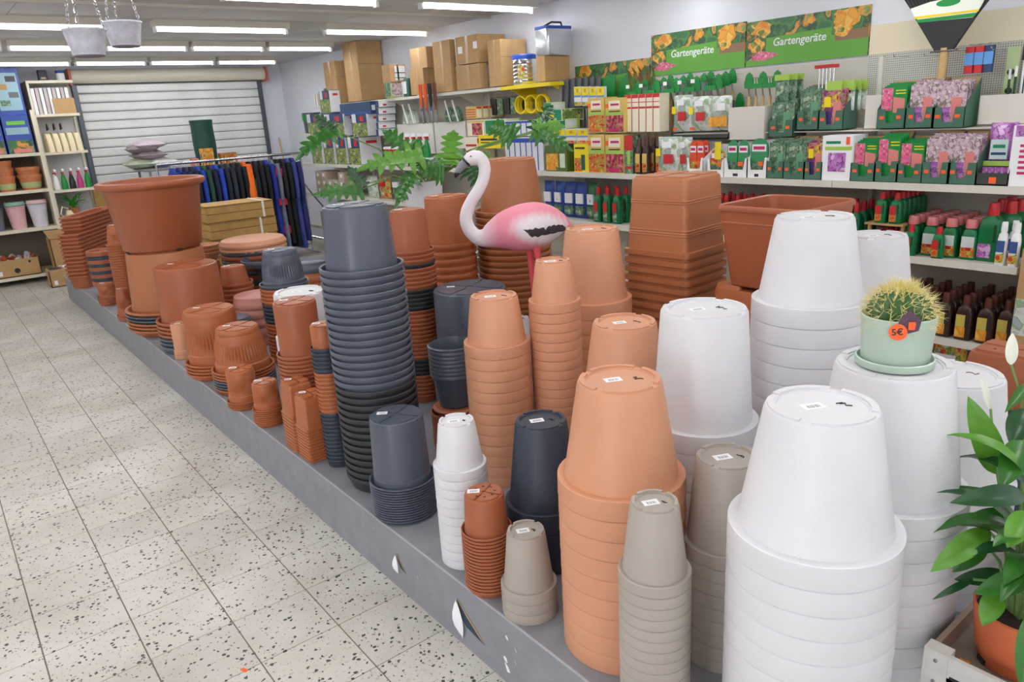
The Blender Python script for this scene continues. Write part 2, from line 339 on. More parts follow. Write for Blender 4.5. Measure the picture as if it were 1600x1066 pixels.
# ================================================================ POTS
def place(name, me, x, y, z, label, cat, group, rz=0): return tag(link(name, me, None, (x, y, z), rz), label, cat, group)
def barcode(parent, x, y, z, rz, s=.032):
    st = link('price_sticker', BC[0], parent, (x, y, z), rz); st.scale = (s/.032,)*2+(1,); link('barcode', BC[1], st, (0, 0, .0006))
bcm = MB()
for k, wd in enumerate((.6, .3, .9, .4, .3, .8, .4, .6, .3, .9, .4)): bcm.box(-.012+k*.0022, -.012+k*.0022+wd*.0016, -.004, .007, 0, .0003)
BC = (MB().box(-.02, .02, -.0125, .0125, 0, .0008).mesh('price_sticker', PAPER, False), bcm.mesh('barcode', INK, False))
def scribble(parent, x, y, z, s=.012, seed=0):
    rnd = random.Random(seed); p = [(x+s*(k/5-.8)+rnd.uniform(-.2, .2)*s, y+s*rnd.uniform(-.5, .5), z+.0012) for k in range(9)]
    MB().tube(p, .0011, 5).build('pen_mark', INK, parent)
def collar_stack(key, X, Y, R, rt, zr, zt, n, c, desc):
    ch = (zr-PZ)/n; H = zt-zr+ch; mt = MATS['pot_'+c]; rb = R*.885; w_ = .004
    prof_col = [(R-.012, .0), (R-.002, 0), (R-.0004, .001), (R, .0035), (R*.994, ch-.0025), (R*.994-.002, ch-.001), (rb-.001, ch-.0008)]
    prof_body = [(rb, ch-.003), (rt+.002, H-.008), (rt-.001, H-.002), (rt-.006, H), (rt*.8, H), (rt*.79, H-.003), (0, H-.003)]
    inner = [(0, H-.008), (rt-.008, H-.008), (rb-.005, ch), (R-.012, ch*.9), (R-.012, 0)]
    me_n = MB().lathe([(R-.012, 0)]+prof_col[1:]+prof_body+inner, 48).mesh('flower_pot', mt)
    colname = {'navy': 'navy'}.get(c, c)
    for i in range(n-1):
        place('flower_pot', me_n, X, Y, PZ+i*ch, '%s %s pot from the top of the %s' % (nth(n-i), colname, desc), 'flower pot', 'pots nested in the '+desc, rz=i*.3)
    t = place('flower_pot', MB().lathe(prof_body+inner[:3]+[(rb-.004, ch-.003), (rb, ch-.003)], 56).mesh('flower_pot', mt), X, Y, PZ+(n-1)*ch, 'bottom-up %s pot on top of the %s' % (colname, desc), 'flower pot', 'pots nested in the '+desc)
    MB().lathe(prof_col+[(rb-.006, ch-.004), (R-.012, ch*.9), (R-.012, 0)], 56).build('collar', mt, t)
    me_r = sector(MB(), rt*.84, rt*.965, 0, R_(76), H-.001, H+.0035, 10).mesh('foot_ring', mt, False)
    for q in range(4): link('foot_ring', me_r, t, (0, 0, 0), R_(90*q+20))
    a = YAW+math.pi/2
    barcode(t, rt*.12, rt*.1, H-.0029, a+.2, min(.034, rt*.55)); scribble(t, -rt*.25, -rt*.35, H-.003, rt*.16, int(X*100))
def saucer_stack(key, X, Y, R, rt, zr, zt, n, c, desc, pattern, kind):
    sp = (zr-PZ)/(n+1.0); hs = sp*2.0; lp = sp*(.56 if n < 24 or R > .14 else .5)
    mes = {}
    seq = [k for k, m in pattern for _ in range(m)]                    # listed from the top
    def sm(k):
        if k not in mes:
            prof = [(0, 0), (R*.86, 0), (R*.885, .001), (R*.945, hs-lp), (R*.992, hs-lp), (R, hs-lp*.7), (R*.998, hs-lp*.15), (R*.985, hs), (R*.955, hs), (R*.935, hs-.002), (R*.868, .003), (0, .003)]
            mes[k] = MB().lathe(prof, 44).mesh('saucer', MATS['pot_'+k])
        return mes[k]
    nm = dict(navy='dark navy', slate='dark grey', black='black', brick='brick red', orange='orange', terra='terracotta', white='white')
    for i in range(n):
        k = seq[n-1-i] if n-1-i < len(seq) else seq[-1]
        place('saucer', sm(k), X, Y, PZ+i*sp, '%s saucer down, %s, %s the %s' % (nth(n-i), nm[k], 'in' if 'stack' in desc else 'under', desc), 'saucer', 'saucers under the %s, %s' % (desc, nm[k]))
    zb = PZ+(n-1)*sp+.004; H = zt-zb; rb = R*.86; mt = MATS['pot_'+c]
    lab = 'bottom-up %s pot topping the %s' % (nm[c], desc) if 'stack' in desc else desc
    if kind == 'dome':
        prof = [(rb-.008, 0), (rb, 0), (rb*1.0, H*.02), (rb*1.005, H*.24), (rb*.985, H*.25), (rb*.965, H*.26)]
        for q in range(9):
            u = q/8; prof.append((rb*.965+(rt*1.04-rb*.965)*(u**1.9*.75+u*.25), H*(.28+.58*u)))
        prof += [(rt*1.02, H*.88), (rt*1.03, H*.9), (rt*1.0, H*.97), (rt*.96, H*.995), (rt*.92, H), (0, H), (0, H-.006), (rt*.9, H-.006), (rb*.93, H*.3), (rb-.008, 0)]
        body = MB().lathe(prof, 96, flute=(48, .045, H*.30, H*.66))
    else:
        prof = [(rb-.006, 0), (rb, 0), (rb, H*.015), (rb*.99, H*.10), (rb*.998, H*.105), (rb*.998, H*.115), (rb*.985, H*.12), (rb*.992, H*.125), (rb*.992, H*.135), (rb*.98, H*.14), (rt*1.0, H*.965), (rt*.985, H*.99), (rt*.955, H), (0, H), (0, H-.005), (rt*.94, H-.005), (rb-.006, 0)]
        body = MB().lathe(prof, 64)
    t = tag(body.build('flower_pot', mt, None, (X, Y, zb)), lab, 'flower pot')
    me_f = sector(MB(), rt*.12, rt*.9, R_(6), R_(84), H-.0005, H+.004, 10).mesh('foot_pad', mt, False)
    for q in range(4): link('foot_pad', me_f, t, (0, 0, 0), R_(90*q+25))
    if kind == 'holes':
        me_h = MB().lathe([(0, 0), (.0035, 0), (.0035, .0006), (0, .0006)], 10).mesh('drain_hole', INK)
        for q in range(8): a = R_(45*q+12); link('drain_hole', me_h, t, (rt*.55*math.cos(a), rt*.55*math.sin(a), H+.004))
    if R < .3 and c != 'terra': barcode(t, rt*.4, rt*.35, H+.0041, YAW+math.pi/2, min(.03, rt*.5))
    return t
collar_stack('S1',0.653,-1.219,0.162,0.100,0.810,1.050,11,'white','frontmost white stack at the right')
collar_stack('S4',0.704,-1.615,0.180,0.120,0.731,1.018,9,'white','white stack that carries the cactus')
collar_stack('S6',0.746,-2.072,0.180,0.121,0.570,0.859,6,'white','white stack behind the peace lily')
collar_stack('S3',1.117,-1.973,0.163,0.105,1.038,1.270,14,'white','tallest white stack')
collar_stack('S5',1.294,-2.729,0.155,0.101,0.842,1.092,10,'white','white stack behind the tallest white one')
collar_stack('S2',1.213,-1.605,0.155,0.115,0.748,1.061,9,'white','white stack beside the biggest peach one')
collar_stack('T1',0.922,-1.065,0.079,0.050,0.645,0.802,15,'taupe','slim taupe stack at the front edge')
collar_stack('T2',0.964,-1.377,0.105,0.074,0.569,0.783,9,'taupe','wider taupe stack behind the slim one')
collar_stack('T3',1.427,-1.111,0.080,0.052,0.332,0.491,3,'taupe','short taupe stack of three')
collar_stack('P1',1.171,-1.226,0.161,0.101,0.726,0.971,9,'peach','biggest peach stack in front')
collar_stack('P2',1.613,-1.717,0.155,0.103,0.707,0.925,9,'peach','peach stack behind the biggest peach one')
collar_stack('P3',2.248,-2.199,0.167,0.111,0.820,1.113,9,'peach','peach stack beside the flamingo tail')
collar_stack('P4',2.019,-1.773,0.098,0.064,0.930,1.073,19,'peach','slim peach stack before the flamingo')
collar_stack('P5',2.136,-1.579,0.125,0.087,0.792,0.960,13,'peach','peach stack behind the small white one')
collar_stack('W1',1.770,-1.134,0.084,0.055,0.575,0.711,11,'white','small slim white stack in front')
collar_stack('D1',1.601,-1.330,0.125,0.078,0.442,0.702,3,'navy','short dark stack behind the short taupe one')
collar_stack('W45',2.774,-2.195,0.071,0.051,0.415,0.626,4,'white','little white stack between two peach ones')
saucer_stack('TC',1.593,-1.094,0.076,0.058,0.438,0.548,17,'brick','small brick stack beside the short taupe one',[('brick',17)],'holes')
saucer_stack('Dg',2.166,-1.140,0.120,0.094,0.378,0.613,14,'slate','short dark grey stack in front',[('slate',14)],'plain')
saucer_stack('DG',2.450,-1.220,0.155,0.115,1.104,1.318,30,'slate','tallest dark grey stack',[('slate',16),('black',14)],'plain')
saucer_stack('N20',2.709,-1.147,0.059,0.051,0.752,0.840,29,'orange','narrow banded stack in front',[('navy',6),('orange',10),('navy',13)],'plain')
saucer_stack('M',3.120,-1.205,0.110,0.094,0.627,0.860,20,'brick','stack behind the two small square stacks',[('brick',20)],'plain')
collar_stack('W23',3.419,-1.357,0.146,0.125,0.618,0.830,4,'white','white stack behind the brick one')
saucer_stack('d24',3.365,-1.095,0.074,0.058,0.322,0.447,8,'orange','smallest ribbed stack in front',[('orange',8)],'dome')
saucer_stack('d25',3.683,-1.086,0.086,0.068,0.278,0.439,4,'orange','second smallest ribbed stack in front',[('orange',4)],'dome')
saucer_stack('d26',3.974,-1.196,0.166,0.111,0.363,0.583,7,'orange','large ribbed stack with some grey saucers',[('orange',3),('slate',3),('orange',1)],'dome')
saucer_stack('d27',4.349,-1.168,0.177,0.140,0.331,0.627,4,'orange','large ribbed stack without grey saucers',[('orange',4)],'dome')
collar_stack('p28',4.847,-1.107,0.057,0.048,0.291,0.460,2,'peach','tiny peach stack at the edge')
saucer_stack('b29',5.036,-1.261,0.237,0.195,0.448,0.788,7,'brick','stack in front of the giant tub',[('brick',4),('slate',3)],'plain')
saucer_stack('b30',5.715,-1.311,0.334,0.258,0.412,0.815,6,'terra','stack that carries the giant tub',[('terra',1),('slate',2),('terra',3)],'plain')
saucer_stack('r31',6.568,-1.184,0.097,0.061,0.790,0.933,27,'orange','thin ridged stack left of the tub',[('orange',27)],'dome')
saucer_stack('g37',4.250,-1.599,0.145,0.098,0.719,0.911,20,'slate','banded stack under the grey ribbed pot',[('slate',1),('orange',4),('navy',5),('orange',10)],'dome')
saucer_stack('t39',3.105,-1.817,0.112,0.083,1.001,1.186,36,'brick','banded stack right of the tallest dark one',[('brick',3),('black',1),('brick',5),('black',5),('brick',12),('black',4),('brick',6)],'plain')
saucer_stack('t40',3.423,-2.251,0.149,0.118,0.944,1.189,16,'orange','stack left of the flamingo neck',[('orange',16)],'plain')
saucer_stack('t41',3.291,-2.602,0.213,0.141,1.089,1.359,24,'terra','stack behind the flamingo',[('terra',24)],'plain')
saucer_stack('b42',2.802,-1.934,0.205,0.172,0.475,0.828,8,'slate','wide dark grey stack between the peach ones',[('slate',8)],'plain')
saucer_stack('s38',5.259,-1.626,0.122,0.081,0.575,0.685,9,'brick',"conical stack behind the giant tub's neighbour",[('brick',9)],'plain')
saucer_stack('c32',6.249,-1.074,0.070,0.044,0.287,0.480,2,'brick','small stack right of the thin ridged one',[('brick',2)],'dome')
saucer_stack('i32',6.991,-1.085,0.076,0.054,0.308,0.420,4,'brick','small stack left of the thin ridged one',[('brick',4)],'dome')
# ---------------------------------------------------------------- giant tub on the wide terracotta stack
tub = tag(MB().lathe([(0, 0), (.235, 0), (.25, .006), (.262, .02), (.313, .425), (.315, .428), (.338, .435), (.352, .447), (.356, .462), (.352, .476), (.338, .483), (.318, .480), (.308, .465), (.255, .03), (0, .03)], 72).build('plant_tub', MATS['pot_brick'], None, (5.715, -1.311, 0.8200)),
    'giant open terracotta tub with rolled rim standing upright on the pots', 'plant tub')
for q in range(4): MB().box(-.02, .02, -.012, .012, -.0005, .014).build('drain_slot', BLACKP, tub, (.246*math.cos(R_(90*q+100)), .246*math.sin(R_(90*q+100)), .0), R_(90*q+190), smooth=False)
# square pot stacks at the platform edge
def square_stack(x, y, h, ztop, zrim, n, c, desc, rz=0, foot='cross', sink=1.0, rt=.8, edge=.004, bands=False, nested_label=None):
    mt = MATS['pot_'+c]; sp = (zrim-PZ)/n; lip = sp*.62; H = ztop-zrim+sp; hb = h*.93; ht = h*rt; rr = h*(.14 if bands else .2)
    secs = [(0, h-edge, h-edge, rr), (.002, h, h, rr), (lip, h, h, rr), (lip+.002, hb, hb, rr)]
    if bands:
        for u in (.22, .25, .29, .66, .69): k = hb+(ht-hb)*u; z = lip+(H-lip)*u; secs += [(z-.004, k, k, rr), (z-.002, k+.0016, k+.0016, rr), (z+.002, k+.0016, k+.0016, rr), (z+.004, k, k, rr)]
    secs += [(H-.012, ht+.002, ht+.002, rr), (H-.003, ht-.003, ht-.003, rr), (H, ht-.009, ht-.009, rr*.9)]
    me = MB().rloft(secs, 5, (False, True)).mesh('square_pot', mt)
    for i in range(n): place('square_pot', me, x, y, PZ+i*sp, '%s square %s pot below the top of the %s' % (nth(n-i), dict(orange='orange', terra='brown')[c], desc), 'flower pot', 'square pots of the '+desc, rz)
    t = place('square_pot', me, x, y, zrim-.0005, 'bottom-up square %s pot on top of the %s' % (dict(orange='orange', terra='brown')[c], desc), 'flower pot', 'square pots of the '+desc, rz)
    H += 0
    for sx in (-1, 1):
        for sy_ in (-1, 1): MB().rloft([(H-.001, ht*.43, ht*.43, ht*.1), (H+.007*sink, ht*.42, ht*.42, ht*.1)], 3).build('foot', mt, t, (sx*ht*.5, sy_*ht*.5, 0))
    return t, H, ht
for x, dz, d in ((2.845, 0, 'front small square stack'), (2.99, .02, 'rear small square stack')):
    t, H, ht = square_stack(x, -1.105, .062, .505+dz, .375+dz, 10, 'orange', d); barcode(t, ht*.5, ht*.4, H+.0072, YAW+1.57, .024)
square_stack(2.17, -2.655, .172, 1.255, .955, 18, 'terra', 'big square planter stack', R_(6), rt=.83, bands=True, sink=.8)
# upright rectangular planter on an upturned one
def planter_up(x, y, z, hx, hy, h, c, label, rz=0):
    mt = MATS['pot_'+c]; secs = [(0, hx*.74, hy*.74, .03), (.004, hx*.76, hy*.76, .03)]
    secs += [(h*.78, hx*.925, hy*.925, .035), (h*.785, hx*.935, hy*.935, .035), (h*.8, hx*.935, hy*.935, .035), (h*.805, hx*.93, hy*.93, .035), (h*.93, hx*.95, hy*.95, .035), (h*.932, hx*.99, hy*.99, .045), (h*.96, hx, hy, .05), (h*.99, hx*.985, hy*.985, .05), (h, hx*.96, hy*.96, .045), (h*.985, hx*.92, hy*.92, .04), (.012, hx*.73, hy*.73, .03)]
    return tag(MB().rloft(secs, 6).build('square_planter', mt, None, (x, y, z), rz), label, 'planter')
planter_up(1.64, -2.68, .872, .2, .2, .33, 'brick', 'open square terracotta planter standing upright behind the tallest white pots')
b = tag(MB().rloft([(0, .2, .2, .04), (.02, .205, .205, .04), (.04, .195, .195, .04), (.6, .165, .165, .035), (.62, .16, .16, .03)], 5).build('square_planter', MATS['pot_orange'], None, (1.70, -2.68, PZ)), 'upturned terracotta planter under the open square planter', 'planter')
for sx in (-1, 1):
    for s2 in (-1, 1): MB().rloft([(.619, .06, .06, .012), (.636, .055, .055, .012)], 3).build('foot', MATS['pot_orange'], b, (sx*.095, s2*.095, 0))
# long window boxes at the far end of the platform
L, wd = .5, .1
me_w = MB().rloft([(0, L*.92, wd*.72, .02), (.11, L*.97, wd*.88, .02), (.112, L, wd, .025), (.126, L, wd, .025), (.128, L*.985, wd*.95, .02), (.12, L*.96, wd*.86, .02), (.006, L*.91, wd*.7, .02)], 4).mesh('window_box', MATS['pot_brick'])
for i in range(16):
    sh_ = (.0, 0) if i < 12 else (.12, -.06)
    place('window_box', me_w, 8.40+sh_[0], -1.28+sh_[1], PZ+i*.036, '%s long window box from the bottom of the pile at the far platform end' % nth(i+1), 'planter', 'window boxes nested at the far platform end', R_(-31))
# urn pots, alternating terracotta and dark, beside the window boxes
def urn_mesh(c): return MB().lathe([(0, 0), (.075, 0), (.085, .01), (.112, .09), (.115, .1), (.128, .104), (.13, .14), (.122, .145), (.115, .14), (.105, .09), (.07, .012), (0, .012)], 40).mesh('urn_pot', MATS['pot_'+c])
ub, ut = urn_mesh('navy'), urn_mesh('brick')
for i in range(8): place('urn_pot', ub if i % 2 else ut, 7.45, -1.19, PZ+i*.032, nth(i+1)+(' pot, dark,' if i % 2 else ' pot, terracotta,')+' from the bottom of the striped pile before the window boxes', 'flower pot', 'striped nested pile before the window boxes')
place('urn_pot', ut, 7.45, -1.19, PZ+8*.032+.01, 'terracotta pot standing open on top of the striped nested pile', 'flower pot', None)
tag(MB().lathe([(0, 0), (.07, 0), (.075, .03), (.05, .1), (.055, .16), (.085, .24), (.095, .25), (.09, .258), (.075, .245), (.045, .16), (.04, .1), (0, .06)], 36).build('urn_pot', MATS['pot_navy'], None, (7.1, -1.30, PZ)), 'dark blue waisted urn pot between the striped pile and the ridged stack', 'flower pot')
# big saucers lying about in the middle of the platform
def dish(x, y, z, R, h, c, label, flip=False, group=None):
    pr = [(0, 0), (R*.9, 0), (R*.93, .003), (R*.985, h*.55), (R, h*.62), (R, h*.95), (R*.985, h), (R*.96, h), (R*.9, .008), (0, .006)]
    if flip: pr = [(r, h-z_) for r, z_ in pr]
    return tag(MB().lathe(pr, 56).build('saucer', MATS['pot_'+c], None, (x, y, z)), label, 'saucer', group)
xs, ys_ = 5.85, -2.0
for i, c in enumerate(('brick', 'slate', 'brick', 'slate', 'brick', 'slate', 'brick', 'slate', 'brick', 'slate', 'brick', 'slate', 'peach', 'peach')):
    up_ = i < 12
    lab = ('lower' if i == 12 else 'topmost')+' peach saucer lying upside down on the pile of very large saucers' if c == 'peach' else '%s saucer, %s, from the bottom of the pile of very large saucers' % (nth(i+1), 'dark grey' if c == 'slate' else 'terracotta')
    dish(xs, ys_, PZ+.012+i*.037, .255, .05, c, lab, not up_, None if c == 'peach' else 'very large saucers, '+c)
dish(5.46, -1.97, .62, .21, .05, 'slate', 'wide open dark grey dish behind the grey ribbed pot')
tag(MB().lathe([(0, 0), (.12, 0), (.125, .01), (.09, .38), (0, .385)], 40).build('flower_pot', MATS['pot_black'], None, (5.46, -1.97, PZ)), 'black upturned pot carrying the wide open dark grey dish', 'flower pot')
PINKP = M('pot_rose', (196, 132, 120), .5); MATS['pot_rose'] = PINKP
for i in range(5): dish(4.84, -1.63, PZ+i*.06, .165, .075, 'rose', ['lowest', 'second', 'middle', 'fourth', 'topmost'][i]+' dusty rose saucer of the pile behind the large ribbed pots', True)
for i, c in enumerate(('orange', 'slate', 'orange', 'slate', 'orange', 'orange', 'slate')): dish(4.95, -2.07, PZ+.0+i*.064, .145, .072, c, '%s saucer %d of the pile right of the grey ribbed pot' % (c, i+1) if 0 else ['lowest orange', 'lowest grey', 'second orange', 'upper grey', 'third orange', 'uppermost orange', 'topmost grey'][i]+' saucer of the pile right of the grey ribbed pot', True)
for i in range(4): dish(4.64, -1.41, PZ+.0+i*.056, .085, .07, 'slate', ['lowest', 'second', 'third', 'topmost'][i]+' dark grey bowl lying upside down behind the ribbed terracotta pots', True)
# grey pot standing upright on orange saucers, left of the tall peach stack
for i in range(7):
    sd_ = dish(2.46, -1.585, PZ+i*.022, .11, .05, 'orange', nth(i+1)+' orange saucer from the bottom of the pile under the open dark grey pot', False, 'saucers under the open dark grey pot')
pr = [(0, 0), (.066, 0), (.07, .004), (.088, .13), (.096, .132)]
for k in range(7): pr += [(.0985, .135+k*.017), (.0985, .146+k*.017), (.0965, .149+k*.017)]
pr += [(.1, .262), (.094, .266), (.09, .255), (.082, .13), (.06, .01), (0, .01)]
tag(MB().lathe(pr, 48).build('ribbed_pot', MATS['pot_slate'], None, (2.46, -1.585, .443)), 'open dark grey pot with a ribbed upper half standing upright', 'flower pot')
tag(MB().lathe([(0, 0), (.095, 0), (.1, .012), (.09, .02), (0, .022)], 40).build('saucer', MATS['pot_brick'], None, (2.46, -1.585, .42)), 'brick red saucer directly under the open dark grey ribbed pot', 'saucer')
# pale stacked bowls glimpsed behind the huge pot
for i in range(3): tag(MB().lathe([(0, 0), (.06, 0), (.1, .07), (.104, .075), (.098, .078), (.055, .006), (0, .006)], 32).build('bowl', MATS['pot_peach'], None, (6.2, -1.74, PZ+.36+i*.03)), ['lowest', 'middle', 'topmost'][i]+' of the peach bowls behind the huge smooth terracotta pot', 'bowl')
tag(MB().lathe([(0, 0), (.11, 0), (.11, .02), (.08, .36), (0, .36)], 32).build('flower_pot', MATS['pot_orange'], None, (6.2, -1.74, PZ)), 'orange upturned pot under the peach bowls', 'flower pot')
# ---------------------------------------------------------------- flamingo
FX, FY = 2.85, -2.33; faz = math.atan2(FY, FX)
FL = [(0.235, 1.045, .006), (0.215, 1.05, .022), (0.19, 1.057, .05), (0.132, 1.062, .094), (0.062, 1.059, .119), (-.018, 1.05, .119), (-.092, 1.043, .101), (-.157, 1.025, .071), (-.206, 1.008, .046), (-.25, 1.019, .036), (-.282, 1.058, .0335), (-.294, 1.105, .032), (-.283, 1.155, .03), (-.253, 1.203, .029), (-.216, 1.25, .0285), (-.19, 1.298, .0285), (-.179, 1.347, .029), (-.187, 1.38, .031), (-.207, 1.401, .035), (-.237, 1.402, .0365), (-.26, 1.39, .03), (-.272, 1.381, .022)]
pts = []; rad = []
for a, b2 in zip(FL, FL[1:]):
    for k in range(5): u = k/5; pts.append((a[0]+(b2[0]-a[0])*u, 0, a[1]+(b2[1]-a[1])*u)); rad.append(a[2]+(b2[2]-a[2])*u)
pts.append((FL[-1][0], 0, FL[-1][1])); rad.append(FL[-1][2])
for _ in range(5):
    pts = [pts[0]]+[tuple((pts[i-1][j]+2*pts[i][j]+pts[i+1][j])/4 for j in range(3)) for i in range(1, len(pts)-1)]+[pts[-1]]
    rad = [rad[0]]+[(rad[i-1]+2*rad[i]+rad[i+1])/4 for i in range(1, len(rad)-1)]+[rad[-1]]
fbm = MB().tube(pts, rad, 56)
fbm.v = [(x, y*.8, z) for x, y, z in fbm.v]
fl = empty('flamingo_figure', (FX, FY, 0), faz-math.pi/2, 'pink plastic flamingo figure with white neck standing among the pots', 'garden figure')
fme = fbm.mesh('body', VC('flamingo_paint', .5), angle=80); ca = fme.color_attributes.new('Col', 'FLOAT_COLOR', 'POINT')
for i, v in enumerate(fme.vertices):
    s_, z = v.co.x, v.co.z
    wn = min(1, max(0, (-.13-s_)/.11)) if (s_ > -.26 and z < 1.2) else 1
    e_ = math.hypot((s_-.085)/.15, (z-1.048+.1*(s_-.085))/.078); e_ += .07*math.sin(s_*260+z*90)+.04*math.sin(s_*530); fl_ = min(1, max(0, (1.15-e_)/.45)) if abs(v.co.y) > .02 else 0; wn = max(wn, fl_)
    pk = lin((240, 148, 166)); wh = lin((240, 232, 238)); ca.data[i].color = (*[a*(1-wn)+b_*wn for a, b_ in zip(pk, wh)], 1)
body = link('body', fme, fl)
# wing: white feathers with a black patch, both flanks
WINGW, WINGB = M('wing_white', (240, 232, 238), .6), M('wing_black', (62, 56, 62), .6)
def on_body(s_, z, side, off):
    best = min(range(len(pts)), key=lambda i: abs(pts[i][0]-s_)+(0 if i < 45 else 9)); c_, r = pts[best], rad[best]
    dz = max(-.97, min(.97, (z-c_[2])/r)); return (s_, side*(.8*r*math.sqrt(1-dz*dz)+off), c_[2]+dz*r)
def patch(outline, mat, name, off):
    for side in (1, -1):
        m = MB(); n = len(outline); cx_ = sum(p[0] for p in outline)/n; cz_ = sum(p[1] for p in outline)/n
        rings = 5; m.v.append(on_body(cx_, cz_, side, off))
        for q in range(1, rings+1):
            for p in outline: m.v.append(on_body(cx_+(p[0]-cx_)*q/rings, cz_+(p[1]-cz_)*q/rings, side, off if q < rings else off-.002))
        for k in range(n): m.f.append((0, 1+k, 1+(k+1) % n))
        for q in range(rings-1):
            for k in range(n): a0 = 1+q*n; m.f.append((a0+k, a0+n+k, a0+n+(k+1) % n, a0+(k+1) % n))
        m.build(name, mat, fl, angle=60)
bo = [(-.01, 1.056), (.008, 1.048), (.02, 1.056), (.034, 1.05), (.048, 1.062), (.06, 1.052), (.074, 1.058), (.09, 1.06), (.1, 1.044), (.108, 1.06), (.122, 1.066), (.128, 1.045), (.136, 1.066), (.15, 1.07), (.157, 1.048), (.165, 1.066), (.185, 1.06), (.198, 1.046), (.2, 1.03), (.18, 1.026), (.16, 1.028), (.14, 1.022), (.12, 1.024), (.1, 1.018), (.08, 1.022), (.06, 1.012), (.045, 1.02), (.03, 1.014), (.018, 1.026), (.012, 1.036)]
patch(bo, WINGB, 'wing_patch', .003)
MB().tube([(-.268, 0, 1.384), (-.288, 0, 1.370), (-.305, 0, 1.352), (-.318, 0, 1.335)], [.024, .021, .018, .013], 14).build('beak', M('beak_grey', (140, 138, 150), .45), fl)
MB().tube([(-.313, 0, 1.34), (-.323, 0, 1.326), (-.328, 0, 1.312)], [.0145, .011, .003], 12).build('beak_tip', BLACKP, fl)
MB().tube([(-.264, 0, 1.389), (-.272, 0, 1.382)], [.0285, .027], 16).build('beak_band', BLACKP, fl)
for s2 in (-1, 1): MB().lathe([(0, -.004), (.0045, 0), (0, .004)], 10).build('eye', INK, fl, (-.243, s2*.029, 1.412))
LEGP = M('leg_pink', (236, 92, 104), .4)
for s_, y_ in ((.012, .03), (.05, -.03)): MB().tube([(s_, y_, .965), (s_+.006, y_, .9), (s_+.015, y_, .68), (s_+.018, y_, PZ+.012)], [.021, .016, .011, .01], 12).build('leg', LEGP, fl)
MB().rloft([(PZ, .09, .07, .03), (PZ+.012, .085, .065, .03)], 4).build('base_plate', BLACKP, fl, (.045, 0, 0))
# ---------------------------------------------------------------- plants
LEAFM = M('leaf_green', (54, 112, 38), .3, noise=.2, nscale=14); LEAFB = M('leaf_bright', (92, 148, 44), .33, noise=.15, nscale=14); LEAFD = M('leaf_dark', (36, 80, 40), .28, noise=.2, nscale=14); STEMM = M('stem_green', (112, 146, 78), .5)
def leaf(A, B, width, mat, parent, name='leaf', droop=.12, fold=.25, n=12, lobes=0, nrm=(0, 0, 1)):
    A, B = Vector(A)-parent.location, Vector(B)-parent.location; d = B-A; L = d.length; t = d.normalized(); side = t.cross(Vector(nrm)); side = side.normalized() if side.length > .1 else t.cross(Vector((1, 0, 0))).normalized(); up_ = side.cross(t).normalized()
    m = MB()
    if not lobes:
        cols = 7
        for i in range(n+1):
            u = i/n; hw = width/2*2.0*(u+.012)**.62*(1-u)**.82 if i < n else .0003
            c_ = A+d*u+up_*droop*L*4*u*(1-u)
            for j in range(cols): q = (j/(cols-1)-.5)*2; m.v.append(tuple(c_+side*hw*q+up_*(fold*hw*abs(q)**1.3+.012*width*math.sin(u*26+3*abs(q)))))
        for i in range(n):
            for j in range(cols-1): a = i*cols+j; m.f.append((a, a+1, a+cols+1, a+cols))
    else:
        def finger(p, dr, l_, w_, sd):
            b0 = len(m.v); k = 7
            for i in range(k+1):
                u = i/k; hw = w_/2*(1.05-.35*u)*(1-u**5) if i < k else .0003
                c_ = p+dr*l_*u+up_*(.18*l_*u*(1-u)-.22*l_*u*u)
                m.v += [tuple(c_-sd*hw), tuple(c_+up_*(-.25*hw)), tuple(c_+sd*hw)]
            for i in range(k): a = b0+i*3; m.f += [(a, a+1, a+4, a+3), (a+1, a+2, a+5, a+4)]
        for i in range(lobes):
            u = i/(lobes-1)*.8; p = A+d*u+up_*droop*L*u*(1-u)*4; ll = width*(.95-.45*u)*(.8+.2*math.sin(i*2.1))
            for s2 in (-1, 1):
                dr = (t*(-.15+1.0*u)+side*s2*(1-.3*u)).normalized(); finger(p, dr, ll*.8, width*.27, up_.cross(dr).normalized())
        finger(A+d*.66, t, L*.48, width*.3, side)
        b0 = len(m.v)
        for i in range(9):
            u = i/8*.95; c_ = A+d*u+up_*droop*L*u*(1-u)*4; hw = width*.26*(1-u*.7); m.v += [tuple(c_-side*hw), tuple(c_-up_*.004), tuple(c_+side*hw)]
        for i in range(8): a = b0+i*3; m.f += [(a, a+1, a+4, a+3), (a+1, a+2, a+5, a+4)]
    return m.build(name, mat, parent, angle=70)
PHILO = [((4.431, -2.12, 1.563),(4.431, -1.881, 1.427),0.119),((4.431, -2.12, 1.563),(4.47, -2.032, 1.656),0.096),((4.152, -2.557, 1.375),(4.271, -2.209, 1.328),0.138),((4.217, -2.565, 1.386),(4.414, -2.47, 1.534),0.123),((4.161, -2.118, 1.205),(4.221, -1.87, 1.206),0.109),((4.157, -2.136, 1.23),(4.229, -2.098, 1.339),0.094),((4.197, -2.812, 1.317),(4.306, -2.936, 1.504),0.144),((4.225, -2.593, 1.295),(4.278, -2.715, 1.333),0.108),((4.152, -2.496, 1.253),(4.093, -2.326, 1.103),0.098),((3.873, -3.317, 1.485),(3.923, -3.495, 1.63),0.110),((3.876, -3.308, 1.478),(3.777, -3.448, 1.5),0.110),((3.875, -3.306, 1.47),(3.677, -3.418, 1.354),0.110),((3.97, -3.175, 1.455),(4.115, -3.109, 1.527),0.127),((4.101, -2.912, 1.268),(3.927, -2.891, 1.119),0.127),((4.13, -2.958, 1.264),(4.13, -3.084, 1.346),0.111),((4.128, -2.699, 1.254),(4.137, -2.539, 1.301),0.108)]
pb = Vector((4.37, -2.70, 1.15))
